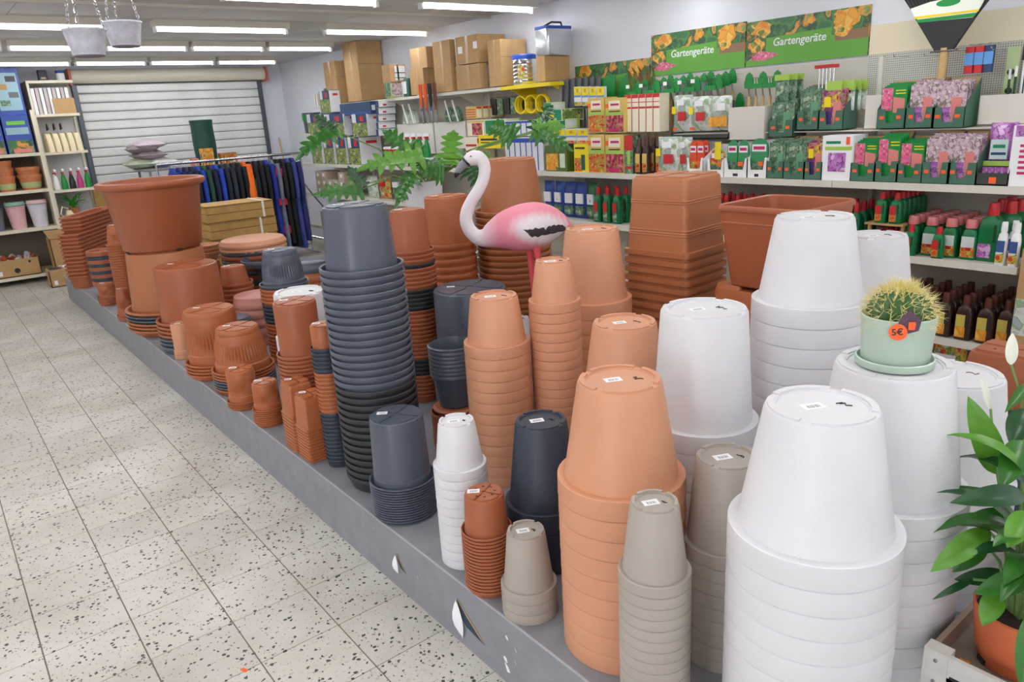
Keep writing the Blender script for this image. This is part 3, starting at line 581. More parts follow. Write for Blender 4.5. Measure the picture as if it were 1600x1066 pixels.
ph = empty('philodendron', (4.37, -2.70, .72), 0, 'green split-leaf philodendron in a white planter behind the pots', 'potted plant')
MB().rloft([(0, .085, .085, .02), (.46, .1, .1, .02), (.475, .1, .1, .02), (.475, .092, .092, .018), (.44, .09, .09, .018)], 4).build('planter', WHITE, ph)
box('soil', -.088, .088, -.088, .088, .43, .435, SOIL, ph)
view = Vector((-.72, .62, .35)).normalized()
for i, (a, b2, wd) in enumerate(PHILO):
    leaf(a, b2, wd*(1.25 if (Vector(a)-Vector(b2)).length > .14 else .95), [LEAFM, LEAFD, LEAFB, LEAFM][i % 4] if i != 6 else LEAFB, ph, lobes=6, droop=.06, nrm=view)
    mid = (Vector(a)+pb)/2+Vector((0, 0, .07))
    MB().tube([tuple(pb-ph.location+(Vector((.02*math.cos(i*2), .02*math.sin(i*2), 0)))), tuple(mid-ph.location), tuple(Vector(a)-ph.location)], [.006, .005, .004], 6).build('stem', STEMM, ph)
tag(MB().lathe([(0, 0), (.16, 0), (.165, .02), (.155, .03), (.125, .475), (.12, .482), (0, .484)], 40).build('flower_pot', MATS['pot_orange'], None, (4.37, -2.70, PZ)), 'upturned orange pot serving as a stand for the white planter', 'flower pot')
# tray trolley with the peace lily
TX1, TY0, TZ_ = .512, -1.462, .43
tr = empty('plant_trolley', (.1, -1.95, 0), 0, 'weathered white plant trolley with a raised rim at the near right', 'trolley')
TRW = M('trolley_white', (214, 208, 202), .5, noise=.1, nscale=30); TRF = M('tray_floor', (128, 114, 98), .6, noise=.25, nscale=25)
def trb(n, x0, x1, y0, y1, z0, z1, m): mb = MB().box(x0-.1, x1-.1, y0+1.95, y1+1.95, z0, z1); return mb.build(n, m, tr, smooth=False)
trb('tray_floor', -.35, TX1, -2.45, TY0, TZ_-.03, TZ_-.02, TRF)
trb('rim_rail', -.35, TX1, TY0-.012, TY0, TZ_-.06, TZ_+.03, TRW); trb('rim_rail', -.35, TX1, -2.45, -2.438, TZ_-.06, TZ_+.03, TRW)
trb('rim_rail', TX1-.012, TX1, -2.438, TY0-.012, TZ_-.06, TZ_+.025, M('rail_brown', (150, 128, 108), .5)); trb('rim_rail', -.35, -.338, -2.438, TY0-.012, TZ_-.06, TZ_+.03, TRW)
trb('rim_groove', -.33, TX1-.05, TY0, TY0+.0015, TZ_-.02, TZ_-.014, INK)
cpn = trb('corner_plate', TX1-.045, TX1+.003, TY0-.03, TY0+.004, TZ_-.07, TZ_+.034, TRW)
for z in (TZ_+.012, TZ_-.04): MB().lathe([(0, -.001), (.004, 0), (.004, .002), (0, .003)], 10).build('rivet', METAL, tr, (TX1-.022-.1, TY0+.005+1.95, z)).rotation_euler = (R_(-90), 0, 0)
for x in (-.32, TX1-.09):
    for y in (-2.42, TY0-.03): trb('leg', x, x+.025, y, y+.025, .0, TZ_-.06, TRW)
mb = MB(); rl = random.Random(3)
lf = tag(MB().prism([(.0, .0), (.008, .006), (.018, .003), (.014, .011), (.02, .018), (.009, .016), (.003, .022), (.0, .012), (-.007, .008)], 0, .0025, 'z').build('fallen_leaf', M('dead_leaf', (206, 132, 40), .7), None, (.455, -1.545, TZ_-.019)), 'small withered orange leaf lying in the trolley tray', 'leaf')
lily = empty('peace_lily', (.392, -1.615, TZ_-.02), 0, 'peace lily with glossy leaves and white flowers in a terracotta pot', 'potted plant')
MB().lathe([(0, 0), (.068, 0), (.07, .003), (.071, .03), (.078, .034), (.09, .125), (.091, .135), (.086, .137), (.083, .12), (0, .118)], 48).build('pot', M('pot_lily', (214, 112, 72), .45), lily)
MB().lathe([(0, .119), (.083, .12), (.08, .124), (0, .128)], 30).build('soil', SOIL, lily)
MB().box(-.012, .012, -.004, .004, 0, .012).build('drain_notch', BLACKP, lily, (.045, .052, .001), R_(-40), smooth=False)
LILY = [((0.504, -1.709, 0.784),(0.578, -1.66, 0.946),0.070),((0.423, -1.614, 0.798),(0.488, -1.457, 0.82),0.055),((0.448, -1.672, 0.704),(0.543, -1.621, 0.712),0.055),((0.469, -1.594, 0.705),(0.517, -1.457, 0.66),0.059),((0.483, -1.633, 0.65),(0.542, -1.568, 0.603),0.050),((0.439, -1.655, 0.581),(0.517, -1.585, 0.572),0.047),((0.39, -1.576, 0.636),(0.436, -1.479, 0.63),0.057),((0.423, -1.55, 0.602),(0.424, -1.492, 0.558),0.053),((0.46, -1.694, 0.88),(0.454, -1.588, 0.825),0.067),((0.514, -1.88, 0.88),(0.515, -1.816, 0.821),0.068),((0.536, -1.955, 0.916),(0.542, -1.846, 0.882),0.030),((0.402, -1.569, 0.788),(0.406, -1.506, 0.742),0.056),((0.342, -1.467, 0.636),(0.323, -1.404, 0.53),0.048),((0.473, -1.554, 0.604),(0.521, -1.479, 0.577),0.019)]
lb_ = Vector((.392, -1.615, .53)); vw = Vector((-.25, .8, .6)).normalized()
def lstem(tip, i, m=STEMM, r=.0035):
    a = Vector((lb_.x+.025*math.cos(i*1.7), lb_.y+.025*math.sin(i*1.7), lb_.z)); tip = Vector(tip); mid = (a+tip)/2+Vector((0, 0, .04))
    MB().tube([tuple(a-lily.location), tuple(mid-lily.location), tuple(tip-lily.location)], [r*1.2, r, r*.8], 7).build('stem', m, lily)
for i, (a, b2, wd) in enumerate(LILY):
    b2 = Vector(a)+(Vector(b2)-Vector(a))*1.12; b2 = (min(b2.x, .515 if b2.z < .75 else .562), b2.y, b2.z); leaf(a, b2, wd*1.08, [LEAFM, LEAFD, LEAFM, LEAFB][i % 4] if i else LEAFB, lily, droop=.10, fold=.22, nrm=vw); lstem(a, i)
rq = random.Random(11)
for i in range(20):
    an = rq.uniform(0, 6.28); bz = rq.uniform(.15, .32); el = rq.uniform(-.25, .4); A = Vector((.38+.05*math.cos(an), -1.64+.05*math.sin(an), .52+bz)); l_ = rq.uniform(.11, .17); B2 = A+Vector((l_*math.cos(an), l_*math.sin(an), l_*el))
    leaf(A, B2, rq.uniform(.05, .068), [LEAFD, LEAFM, LEAFM, LEAFB][i % 4], lily, droop=.16, fold=.25); lstem(A, i+20)
SPATHE = M('spathe', (240, 240, 226), .5)
for i, (top, mid, foot) in enumerate((((.585, -1.945, 1.035), (.574, -1.93, .962), (.541, -1.931, .881)), ((.577, -1.761, .975), (.55, -1.762, .906), (.518, -1.714, .831)))):
    leaf(mid if i == 0 else mid, top, .034 if i == 0 else .02, SPATHE, lily, name='flower', droop=.05, fold=.5, nrm=vw); 
    lstem(foot, i+40, r=.003); MB().tube([tuple(Vector(foot)-lily.location), tuple(Vector(mid)-lily.location)], .0028, 7).build('stem', STEMM, lily)
# terracotta and grey boxes behind the trolley
for z0, z1, c, lab in ((PZ+.0005, .62, 'slate', 'grey window box pile standing behind the peace lily'), (.62, .78, 'brick', 'terracotta window box with drain holes on the grey boxes behind the peace lily')):
    t = tag(MB().rloft([(z0, .2, .1, .02), (z1-.01, .18, .085, .02), (z1, .175, .08, .018)], 4).build('window_box', MATS['pot_'+c], None, (.70, -2.62, 0), 0), lab, 'planter')
    for k in (-1, 1):
        MB().rloft([(z1-.001, .078, .034, .01), (z1+.008, .075, .032, .01)], 3).build('foot', MATS['pot_'+c], t, (.088*k, .036, 0)); MB().rloft([(z1-.001, .078, .03, .01), (z1+.008, .075, .028, .01)], 3).build('foot', MATS['pot_'+c], t, (.088*k, -.04, 0))
        for q in (-.03, .03): MB().lathe([(0, 0), (.004, 0), (.004, .0008), (0, .0008)], 10).build('drain_hole', INK, t, (.088*k+q, .036, z1+.008))
# cactus
CT = (.704, -1.615, 1.019)
ca_ = empty('cactus', CT, .0, 'golden barrel cactus in a pale green ceramic pot with orange 5 euro tag', 'potted plant')
MINT = M('mint_ceramic', (186, 206, 188), .3); k_ = 1.0
MB().lathe([(0, 0), (.084, 0), (.0855, .003), (.0855, .016), (.082, .018), (.078, .006), (0, .005)], 56).build('drip_saucer', MINT, ca_)
MB().lathe([(0, .006), (.071, .006), (.074, .012), (.0805, .12), (.079, .122), (.076, .12), (.070, .1), (0, .098)], 56).build('pot', MINT, ca_)
MB().lathe([(0, .1), (.071, .099), (.07, .102), (0, .104)], 30).build('soil', SOIL, ca_)
ca_.scale = (.94, .94, .94)
cb = MB(); rows = []; nr = 18; seg = 72
prof = [(0, .182)]+[(.066*math.sin(R_(a)), .122+.06*math.cos(R_(a))) for a in range(12, 150, 10)]
for r, z in prof:
    row = []
    for k in range(seg): a = 2*math.pi*k/seg; rr = r*(1+.07*math.cos(nr*a)); row.append(len(cb.v)); cb.v.append((rr*math.cos(a), rr*math.sin(a), z))
    rows.append(row)
for a, b2 in zip(rows, rows[1:]):
    for k in range(seg): cb.f.append((a[k], a[(k+1) % seg], b2[(k+1) % seg], b2[k]))
cb.build('body', M('cactus_green', (66, 104, 52), .5, noise=.2, nscale=40), ca_)
spn = MB(); rs = random.Random(5)
for q in range(nr):
    a = 2*math.pi*q/nr
    for th in range(14, 125, 9):
        p = Vector((.07*math.sin(R_(th))*math.cos(a), .07*math.sin(R_(th))*math.sin(a), .122+.062*math.cos(R_(th)))); nrm_ = Vector((math.sin(R_(th))*math.cos(a), math.sin(R_(th))*math.sin(a), math.cos(R_(th))))
        for s_ in range(5):
            dr = (nrm_+Vector((rs.uniform(-.9, .9), rs.uniform(-.9, .9), rs.uniform(-.9, .9)))).normalized(); l_ = rs.uniform(.016, .036); sd = dr.orthogonal().normalized()*.00095; b0 = len(spn.v); bn = dr.cross(sd)
            spn.v += [tuple(p+sd), tuple(p-sd*.5+bn*.9), tuple(p-sd*.5-bn*.9), tuple(p+dr*l_)]; spn.f += [(b0, b0+1, b0+3), (b0+1, b0+2, b0+3), (b0+2, b0, b0+3)]
tag(spn.build('spines', M('spine_cream', (232, 216, 150), .6), ca_, smooth=False), kind='stuff')
wl = MB()
for q in range(260):
    an, rr = rs.uniform(0, 6.28), .034*math.sqrt(rs.random()); p = Vector((rr*math.cos(an), rr*math.sin(an), .18-rr*rr*9)); dr = Vector((rs.uniform(-.6, .6)+p.x*12, rs.uniform(-.6, .6)+p.y*12, 1)).normalized(); l_ = rs.uniform(.010, .022); sd = dr.orthogonal().normalized()*.0009; bn = dr.cross(sd); b0 = len(wl.v)
    wl.v += [tuple(p+sd), tuple(p-sd*.5+bn*.9), tuple(p-sd*.5-bn*.9), tuple(p+dr*l_)]; wl.f += [(b0, b0+1, b0+3), (b0+1, b0+2, b0+3), (b0+2, b0, b0+3)]
tag(wl.build('crown_spines', M('spine_yellow', (240, 222, 96), .6), ca_, smooth=False), kind='stuff')
va = math.atan2(0-CT[1], 0-CT[0])                                   # tag hangs on the side of the pot that faces the aisle
ta = va+.10
def tagm(name, rad_, z, mat, mb, da=0, tilt=0): o = mb.build(name, mat, ca_, (rad_*math.cos(ta+da), rad_*math.sin(ta+da), z), smooth=False); o.rotation_euler = (R_(90), tilt, ta+da+math.pi/2); return o
tagm('plant_label', .083, .118, M('label_plum', (92, 66, 84), .5), MB().prism([(-.022, -.03), (.026, -.014), (.03, .01), (0.004, .034), (-.014, .012)], 0, .001, 'z'), .1)
rt_ = tagm('price_tag', .086, .1, ORANGE_TAG, MB().lathe([(0, 0), (.019, 0), (.019, .0012), (0, .0012)], 40), -.08)
text_obj('5€', .021, INK, rt_, (-.001, 0, .0014), (0, 0, R_(8)))
tagm('price_label', .088, .116, ORANGE_TAG, MB().box(-.007, .007, -.009, .009, 0, .001), .22)
# ================================================================ RIGHT WALL SHELVES
BACKP = M('shelf_back', (206, 200, 188), .6)
SH = [('lowest', .33, -4.05, -4.53), ('middle', .745, -4.05, -4.53), ('main', 1.125, -4.05, -4.53)]
secs = [(1.235, 2.20), (2.20, 3.45), (3.45, 4.70), (4.70, 5.95), (5.95, 7.20), (7.20, 8.45), (8.45, 9.6)]
on = ['nearest', 'second', 'third', 'fourth', 'fifth', 'sixth', 'farthest']
for i, (a, b2) in enumerate(secs):
    u = empty('shelf_unit', ((a+b2)/2, -4.3, 0), 0, 'white metal wall shelf bay, %s from the camera along the right wall' % on[i], 'shelf')
    cx_ = (a+b2)/2
    for nm_, z, y0, y1 in SH:
        MB().box(a-cx_+.002, b2-cx_-.002, y1+4.3, y0+4.3-.004, z-.03, z).build('shelf_board', SHELFW, u, smooth=False)
        MB().box(a-cx_+.002, b2-cx_-.002, y0+4.3-.004, y0+4.3, z-.034, z+.004).build('price_rail', SHELFW, u, smooth=False)
    MB().box(a-cx_, b2-cx_, -.25, -.24, 0, 1.785).build('back_panel', BACKP, u, smooth=False)
    MB().box(a-cx_-.012, a-cx_+.012, -.235, -.2, 0, 1.785).build('upright', SHELFW, u, smooth=False)
    MB().box(a-cx_+.002, b2-cx_-.002, -.23, .2, .06, .09).build('base_board', SHELFW, u, smooth=False)
    MB().box(a-cx_+.002, b2-cx_-.002, .19, .2, 0, .06).build('kick_plate', SHELFW, u, smooth=False)
ts = tag(box('top_shelf', 5.36, 9.3, -4.54, -4.2, 1.795, 1.82, SHELFW), 'long white storage shelf high on the right wall under the cartons', 'shelf')
for x in (6.1, 7.35, 8.6): MB().prism([(-4.54, 1.795), (-4.25, 1.795), (-4.54, 1.65)], x-.01, x+.01, 'x').build('bracket', SHELFW, ts, smooth=False)
ysf = tag(box('yellow_shelf', 4.7, 5.35, -4.54, -4.18, 1.79, 1.82, YELLOW), 'bright yellow shelf board under the silver blue bucket', 'shelf')
for x in (4.75, 5.3): MB().prism([(-4.54, 1.79), (-4.25, 1.79), (-4.54, 1.65)], x-.01, x+.01, 'x').build('bracket', YELLOW, ysf, smooth=False)
tag(box('riser_shelf', 1.25, 3.5, -4.5, -4.215, 1.386, 1.393, BACKP), 'low white riser shelf behind the lower row of displays', 'shelf')
# ---------------------------------------------------------------- packaging
ITEMS=[
('cardboard', 'cardboard_box', 'box', 'tall brown carton standing upright left end of the top shelf', 8.555, 8.863, -4.431, -4.22, 1.83, 2.309),
('cardboard', 'cardboard_box', 'box', 'biggest brown carton tower on the top shelf under the ceiling lamp', 7.973, 8.307, -4.764, -4.22, 1.83, 2.467),
('cardsmall', 'cardboard_box', 'box', 'small brown carton with printed side beside the biggest carton tower', 7.178, 7.346, -4.349, -4.16, 1.982, 2.155),
('greenprint', 'printed_box', 'box', 'green leaf printed box below the small printed carton', 7.197, 7.327, -4.294, -4.16, 1.83, 1.987),
('cardboard', 'cardboard_box', 'box', 'upper brown carton right of the orange handled shears', 6.546, 6.849, -4.32, -4.22, 2.076, 2.267),
('cardboard', 'cardboard_box', 'box', 'lower brown carton with torn corner right of the orange handled shears', 6.638, 6.893, -4.356, -4.22, 1.83, 2.079),
('cardboard', 'cardboard_box', 'box', 'narrow upright brown carton in the middle of the top shelf', 6.137, 6.429, -4.281, -4.22, 1.83, 2.289),
('cardboard', 'cardboard_box', 'box', 'lower wide brown carton in the middle of the top shelf', 5.686, 6.064, -4.303, -4.22, 1.83, 2.043),
('cardboard', 'cardboard_box', 'box', 'upper wide brown carton with two white stickers', 5.696, 6.039, -4.705, -4.22, 2.051, 2.288),
('cardboard', 'cardboard_box', 'box', 'tall plain brown carton left of the silver blue bucket', 5.372, 5.553, -4.503, -4.22, 1.83, 2.211),
('cardboard', 'cardboard_box', 'box', 'brown carton under the silver cool bag', 4.801, 4.906, -4.494, -4.22, 1.83, 2.023),
('bluebox', 'hose_box', 'box', 'first blue and white printed box in the bottom row left end of the shelf', 8.934, 9.227, -4.37, -4.09, 1.125, 1.45),
('bluebox', 'hose_box', 'box', 'second blue and white printed box in the bottom row left end of the shelf', 8.589, 8.867, -4.37, -4.09, 1.125, 1.446),
('bluebox', 'hose_box', 'box', 'third blue and white printed box in the bottom row left end of the shelf', 8.263, 8.528, -4.37, -4.09, 1.125, 1.442),
('bluebox', 'hose_box', 'box', 'fourth blue and white printed box in the bottom row left end of the shelf', 7.907, 8.207, -4.37, -4.09, 1.125, 1.438),
('bluebox', 'hose_box', 'box', 'left blue and white printed box in the middle row above the bottom row of four', 8.873, 9.261, -4.37, -4.09, 1.459, 1.728),
('bluebox', 'hose_box', 'box', 'middle blue and white printed box in the middle row above the bottom row of four', 8.231, 8.758, -4.37, -4.09, 1.45, 1.706),
('bluebox', 'hose_box', 'box', 'right blue and white printed box in the middle row above the bottom row of four', 7.668, 8.035, -4.37, -4.09, 1.442, 1.686),
('bluebox', 'hose_box', 'box', 'blue and white printed box on top of the stacked printed boxes', 8.524, 8.799, -4.224, -4.09, 1.726, 1.982),
('bluelong', 'hose_box', 'box', 'long flat dark blue box lying under the top cartons', 7.59, 8.33, -4.182, -4.109999999999999, 1.677, 1.81),
('whiteflat', 'flat_box', 'box', 'topmost flat white box in the stack right of the blue printed boxes', 7.368, 7.416, -4.298, -4.09, 1.736, 1.804),
('whiteflat', 'flat_box', 'box', 'second flat white box in the stack right of the blue printed boxes', 7.384, 7.433, -4.299, -4.09, 1.663, 1.732),
('whiteflat', 'flat_box', 'box', 'middle flat white box in the stack right of the blue printed boxes', 7.401, 7.45, -4.299, -4.09, 1.59, 1.659),
('whiteflat', 'flat_box', 'box', 'fourth flat white box in the stack right of the blue printed boxes', 7.418, 7.467, -4.3, -4.09, 1.515, 1.585),
('whiteflat', 'flat_box', 'box', 'lowest flat white box in the stack right of the blue printed boxes', 7.435, 7.484, -4.301, -4.09, 1.44, 1.511),
('panelwhite', 'blank_sign', 'sign', 'plain white display panel behind the green spray bottles', 6.666, 7.39, -4.32, -4.3, 1.242, 1.547),
('panelwhite', 'blank_sign', 'sign', 'plain white display panel right of the spray bottle panel', 6.093, 6.639, -4.32, -4.3, 1.244, 1.549),
('seedbox', 'seed_box', 'box', 'cream seed carton with red stripes on the upper tier', 5.767, 5.923, -4.527, -4.2, 1.569, 1.676),
('redfruit', 'printed_box', 'box', 'box with red fruit picture left of the blue striped boxes', 5.602, 5.864, -4.36, -4.16, 1.415, 1.555),
('greenwhite', 'printed_box', 'box', 'pale green printed box left of the blue striped boxes', 5.291, 5.593, -4.36, -4.16, 1.422, 1.551),
('bluestripe', 'printed_box', 'box', 'white box with blue stripes behind the plant', 4.78, 5.285, -4.36, -4.16, 1.404, 1.53),
('bluestripe', 'printed_box', 'box', 'lower white box with blue stripes behind the plant', 4.752, 5.255, -4.32, -4.12, 1.125, 1.395),
('yellowprint', 'printed_box', 'box', 'yellow carton behind the plant leaves', 5.297, 5.643, -4.32, -4.12, 1.305, 1.419),
('redstripe', 'seed_box', 'box', 'cream carton with red stripes low behind the flamingo head', 5.671, 5.857, -4.32, -4.12, 1.125, 1.407),
('greenwhite', 'printed_box', 'box', 'pale carton with green end lying above the yellow cartons', 4.695, 4.787, -4.365, -4.18, 1.592, 1.661),
('greenveg', 'printed_box', 'box', 'carton with green diamond end and vegetable picture', 4.533, 4.629, -4.381, -4.14, 1.514, 1.606),
('greenwhite', 'printed_box', 'box', 'pale carton with green end below the vegetable carton', 4.513, 4.602, -4.316, -4.16, 1.454, 1.527),
('yellowprint', 'printed_box', 'box', 'upper yellow carton beside the green ended cartons', 4.65, 4.818, -4.35, -4.2, 1.43, 1.579),
('yellowcard', 'printed_box', 'box', 'left yellow topped white carton in the row under the green ended cartons', 4.483, 4.609, -4.28, -4.12, 1.343, 1.451),
('yellowcard', 'printed_box', 'box', 'middle yellow topped white carton in the row under the green ended cartons', 4.351, 4.473, -4.28, -4.12, 1.342, 1.448),
('yellowcard', 'printed_box', 'box', 'right yellow topped white carton in the row under the green ended cartons', 4.223, 4.341, -4.28, -4.12, 1.341, 1.445),
('darkgreenprint', 'printed_box', 'box', 'dark green seed carton with orange flowers at the shelf edge', 4.438, 4.695, -4.29, -4.09, 1.125, 1.325),
('cucumber', 'printed_box', 'box', 'bright yellow carton with tomato and cucumber picture', 4.192, 4.352, -4.24, -4.09, 1.125, 1.339),
('yellowcard', 'hang_card', 'card', 'first yellow and blue hanging card above the berry cartons', 4.454, 4.532, -4.31, -4.28, 1.622, 1.766),
('yellowcard', 'hang_card', 'card', 'second yellow and blue hanging card above the berry cartons', 4.368, 4.444, -4.31, -4.28, 1.618, 1.76),
('yellowcard', 'hang_card', 'card', 'third yellow and blue hanging card above the berry cartons', 4.283, 4.358, -4.31, -4.28, 1.614, 1.755),
('yellowcard', 'hang_card', 'card', 'fourth yellow and blue hanging card above the berry cartons', 4.201, 4.274, -4.31, -4.28, 1.611, 1.75),
('tomatoes', 'fertilizer_box', 'box', 'lower left tomato picture carton of the four golden cartons', 4.021, 4.194, -4.23, -4.09, 1.125, 1.406),
('berry', 'fertilizer_box', 'box', 'lower right berry picture carton of the four golden cartons', 3.825, 4.011, -4.23, -4.09, 1.125, 1.403),
('tomatoes', 'fertilizer_box', 'box', 'upper left tomato picture carton of the four golden cartons', 4.013, 4.184, -4.23, -4.09, 1.42, 1.668),
('berry', 'fertilizer_box', 'box', 'upper right berry picture carton of the four golden cartons', 3.821, 4.003, -4.23, -4.09, 1.417, 1.658),
('redtall', 'tall_box', 'box', 'first tall cream carton with red bands counted from the berry cartons', 3.786, 3.849, -4.23, -4.13, 1.418, 1.673),
('redtall', 'tall_box', 'box', 'second tall cream carton with red bands counted from the berry cartons', 3.719, 3.781, -4.23, -4.13, 1.417, 1.672),
('redtall', 'tall_box', 'box', 'third tall cream carton with red bands counted from the berry cartons', 3.653, 3.715, -4.23, -4.13, 1.416, 1.671),
('redtall', 'tall_box', 'box', 'fourth tall cream carton with red bands counted from the berry cartons', 3.588, 3.649, -4.23, -4.13, 1.415, 1.67),
('redtall', 'tall_box', 'box', 'fifth tall cream carton with red bands counted from the berry cartons', 3.525, 3.585, -4.23, -4.13, 1.414, 1.669),
('packred', 'seed_packet', 'packet', 'red capped packet with green pod picture beside the brown bottles', 3.738, 3.817, -4.17, -4.09, 1.125, 1.393),
('silver', 'soil_bag', 'bag', 'silver sachet bag with red tomato picture on the shelf', 3.336, 3.539, -4.19, -4.09, 1.125, 1.379),
('silver', 'soil_bag', 'bag', 'grey sachet bag half hidden by the red packets', 3.28, 3.386, -4.23, -4.13, 1.125, 1.372),
('silver', 'soil_bag', 'bag', 'left silver sachet bag of the upper tier', 3.329, 3.485, -4.28, -4.2, 1.406, 1.646),
('silver', 'soil_bag', 'bag', 'middle silver sachet bag of the upper tier', 3.171, 3.341, -4.28, -4.2, 1.407, 1.63),
('silver2', 'soil_bag', 'bag', 'right silver sachet bag of the upper tier in a dark tray', 3.015, 3.173, -4.28, -4.2, 1.408, 1.625),
('darktray', 'display_tray', 'tray', 'dark green tray under the silver sachet bags', 3.001, 3.475, -4.39, -4.19, 1.357, 1.409),
('disp_red', 'packet_display', 'display', 'white display box of red and orange fertiliser packets', 3.122, 3.255, -4.29, -4.09, 1.125, 1.361),
('disp_yel', 'packet_display', 'display', 'white display box with one yellow packet', 2.956, 3.089, -4.25, -4.09, 1.125, 1.343),
('disp_grn', 'packet_display', 'display', 'left white display box of green and white packets', 2.78, 2.96, -4.25, -4.09, 1.125, 1.361),
('disp_grn', 'packet_display', 'display', 'right white display box with one big green and white packet', 2.645, 2.789, -4.25, -4.09, 1.125, 1.371),
('panelbeige', 'blank_sign', 'sign', 'blank beige cardboard panel beside the upper seed displays', 2.749, 3.011, -4.3, -4.2, 1.349, 1.548),
('gd_leaf', 'bulb_display', 'display', 'left dark green display box with leafy bulb picture in the lower row', 2.531, 2.65, -4.25, -4.09, 1.125, 1.369),
('gd_leaf', 'bulb_display', 'display', 'right dark green display box with leafy bulb picture in the lower row', 2.394, 2.538, -4.25, -4.09, 1.125, 1.367),
('gd_purple', 'bulb_display', 'display', 'dark green display box with purple tulip picture in the lower row', 2.287, 2.405, -4.25, -4.09, 1.125, 1.366),
('whiteorchid', 'bulb_display', 'display', 'white box with a purple orchid picture', 2.116, 2.294, -4.25, -4.09, 1.125, 1.371),
('gd_pink', 'bulb_display', 'display', 'left dark green display box with pink dahlia card in the lower row', 1.98, 2.121, -4.25, -4.09, 1.125, 1.362),
('gd_pink', 'bulb_display', 'display', 'middle dark green display box with pink dahlia card in the lower row', 1.86, 1.99, -4.25, -4.09, 1.125, 1.387),
('gd_pink', 'bulb_display', 'display', 'right dark green display box with pink dahlia card in the lower row', 1.737, 1.87, -4.25, -4.09, 1.125, 1.359),
('gd_orchid', 'bulb_display', 'display', 'left dark green display box with pale orchid picture in the lower row', 1.603, 1.742, -4.25, -4.09, 1.125, 1.382),
('gd_orchid', 'bulb_display', 'display', 'right dark green display box with pale orchid picture in the lower row', 1.483, 1.616, -4.25, -4.09, 1.125, 1.38),
('orchidbag', 'soil_bag', 'bag', 'purple orchid soil bag leaning at the right end of the shelf', 1.364, 1.482, -4.26, -4.16, 1.212, 1.415),
('lowtray', 'display_tray', 'tray', 'low dark tray of purple packets under the orchid soil bag', 1.338, 1.481, -4.29, -4.09, 1.125, 1.224),
('whitestripe', 'packet_display', 'display', 'white display box with magenta stripes at the right frame edge', 1.242, 1.345, -4.25, -4.09, 1.125, 1.404),
('gd_leafdark', 'bulb_display', 'display', 'dark green display box with drooping leafy bags in the upper tier', 2.552, 2.715, -4.35, -4.2, 1.362, 1.598),
('gd_leaf', 'bulb_display', 'display', 'dark green display box with green leafy picture in the upper tier', 2.386, 2.529, -4.36, -4.2, 1.4, 1.659),
('gd_purple', 'bulb_display', 'display', 'dark green display box with purple tulip picture in the upper tier', 2.242, 2.395, -4.36, -4.2, 1.397, 1.65),
('gd_pink', 'bulb_display', 'display', 'dark green display box with pink dahlia card in the upper tier', 1.901, 2.05, -4.36, -4.2, 1.397, 1.644),
('gd_orchid', 'bulb_display', 'display', 'left dark green display box with pale orchid picture in the upper tier', 1.752, 1.897, -4.36, -4.2, 1.397, 1.65),
('gd_orchid', 'bulb_display', 'display', 'right dark green display box with pale orchid picture in the upper tier', 1.608, 1.765, -4.36, -4.2, 1.394, 1.64),
('panelbeige', 'blank_sign', 'sign', 'blank grey panel at the right end of the upper tier', 1.361, 1.582, -4.32, -4.3, 1.404, 1.544),
('panelbeige', 'blank_sign', 'sign', 'narrow blank panel between the two groups of upper displays', 2.042, 2.143, -4.27, -4.25, 1.4, 1.576)]

P_ = dict(
 veg=PN('print_veg', [(92, 130, 70), (150, 170, 80), (70, 96, 60), (214, 206, 120), (60, 80, 92)], 30), leaf=PN('print_leaf', [(74, 110, 84), (120, 156, 122), (52, 84, 66), (170, 190, 160)], 45),
 tulip=PN('print_tulip', [(120, 50, 96), (216, 120, 136), (90, 100, 70), (232, 216, 70), (170, 46, 66)], 45), dahlia=PN('print_dahlia', [(226, 96, 140), (238, 140, 172), (206, 66, 110), (246, 176, 196)], 60),
 orchid=PN('print_orchid', [(214, 190, 196), (190, 160, 180), (120, 110, 86), (232, 214, 216), (150, 104, 146)], 55), purple=PN('print_purple', [(176, 92, 180), (206, 140, 206), (130, 60, 140), (226, 186, 226)], 40),
 tomato=PN('print_tomato', [(214, 70, 44), (232, 120, 60), (120, 150, 60), (236, 186, 80), (190, 40, 40)], 45), berry=PN('print_berry', [(176, 34, 60), (120, 26, 56), (216, 84, 110), (96, 130, 60), (226, 120, 130)], 45),
 garden=PN('print_garden', [(60, 112, 70), (86, 140, 74), (40, 84, 62), (226, 160, 60), (110, 150, 90)], 14), blossom=PN('print_blossom', [(236, 168, 56), (226, 140, 40), (246, 196, 90), (110, 120, 50)], 22),
 silver=PN('print_silver', [(196, 204, 196), (222, 226, 222), (150, 176, 130), (176, 186, 190)], 26), soup=PN('print_soup', [(206, 60, 60), (232, 196, 70), (90, 140, 60), (236, 236, 230)], 40))
GOLD = M('gold_print', (222, 190, 104), .45); CREAM = M('cream_print', (244, 236, 212), .5); NAVYP = M('navy_print', (42, 70, 110), .45); REDP = M('red_print', (206, 46, 50), .45); BLUEP = M('blue_print', (40, 80, 176), .45)
LIME = M('lime_print', (170, 206, 90), .5); YP = M('yellow_print', (246, 222, 24), .5); GRP = M('green_print', (16, 136, 90), .5); BEIGE = M('beige_panel', (222, 216, 206), .6); MAG = M('magenta_print', (200, 40, 110), .5)
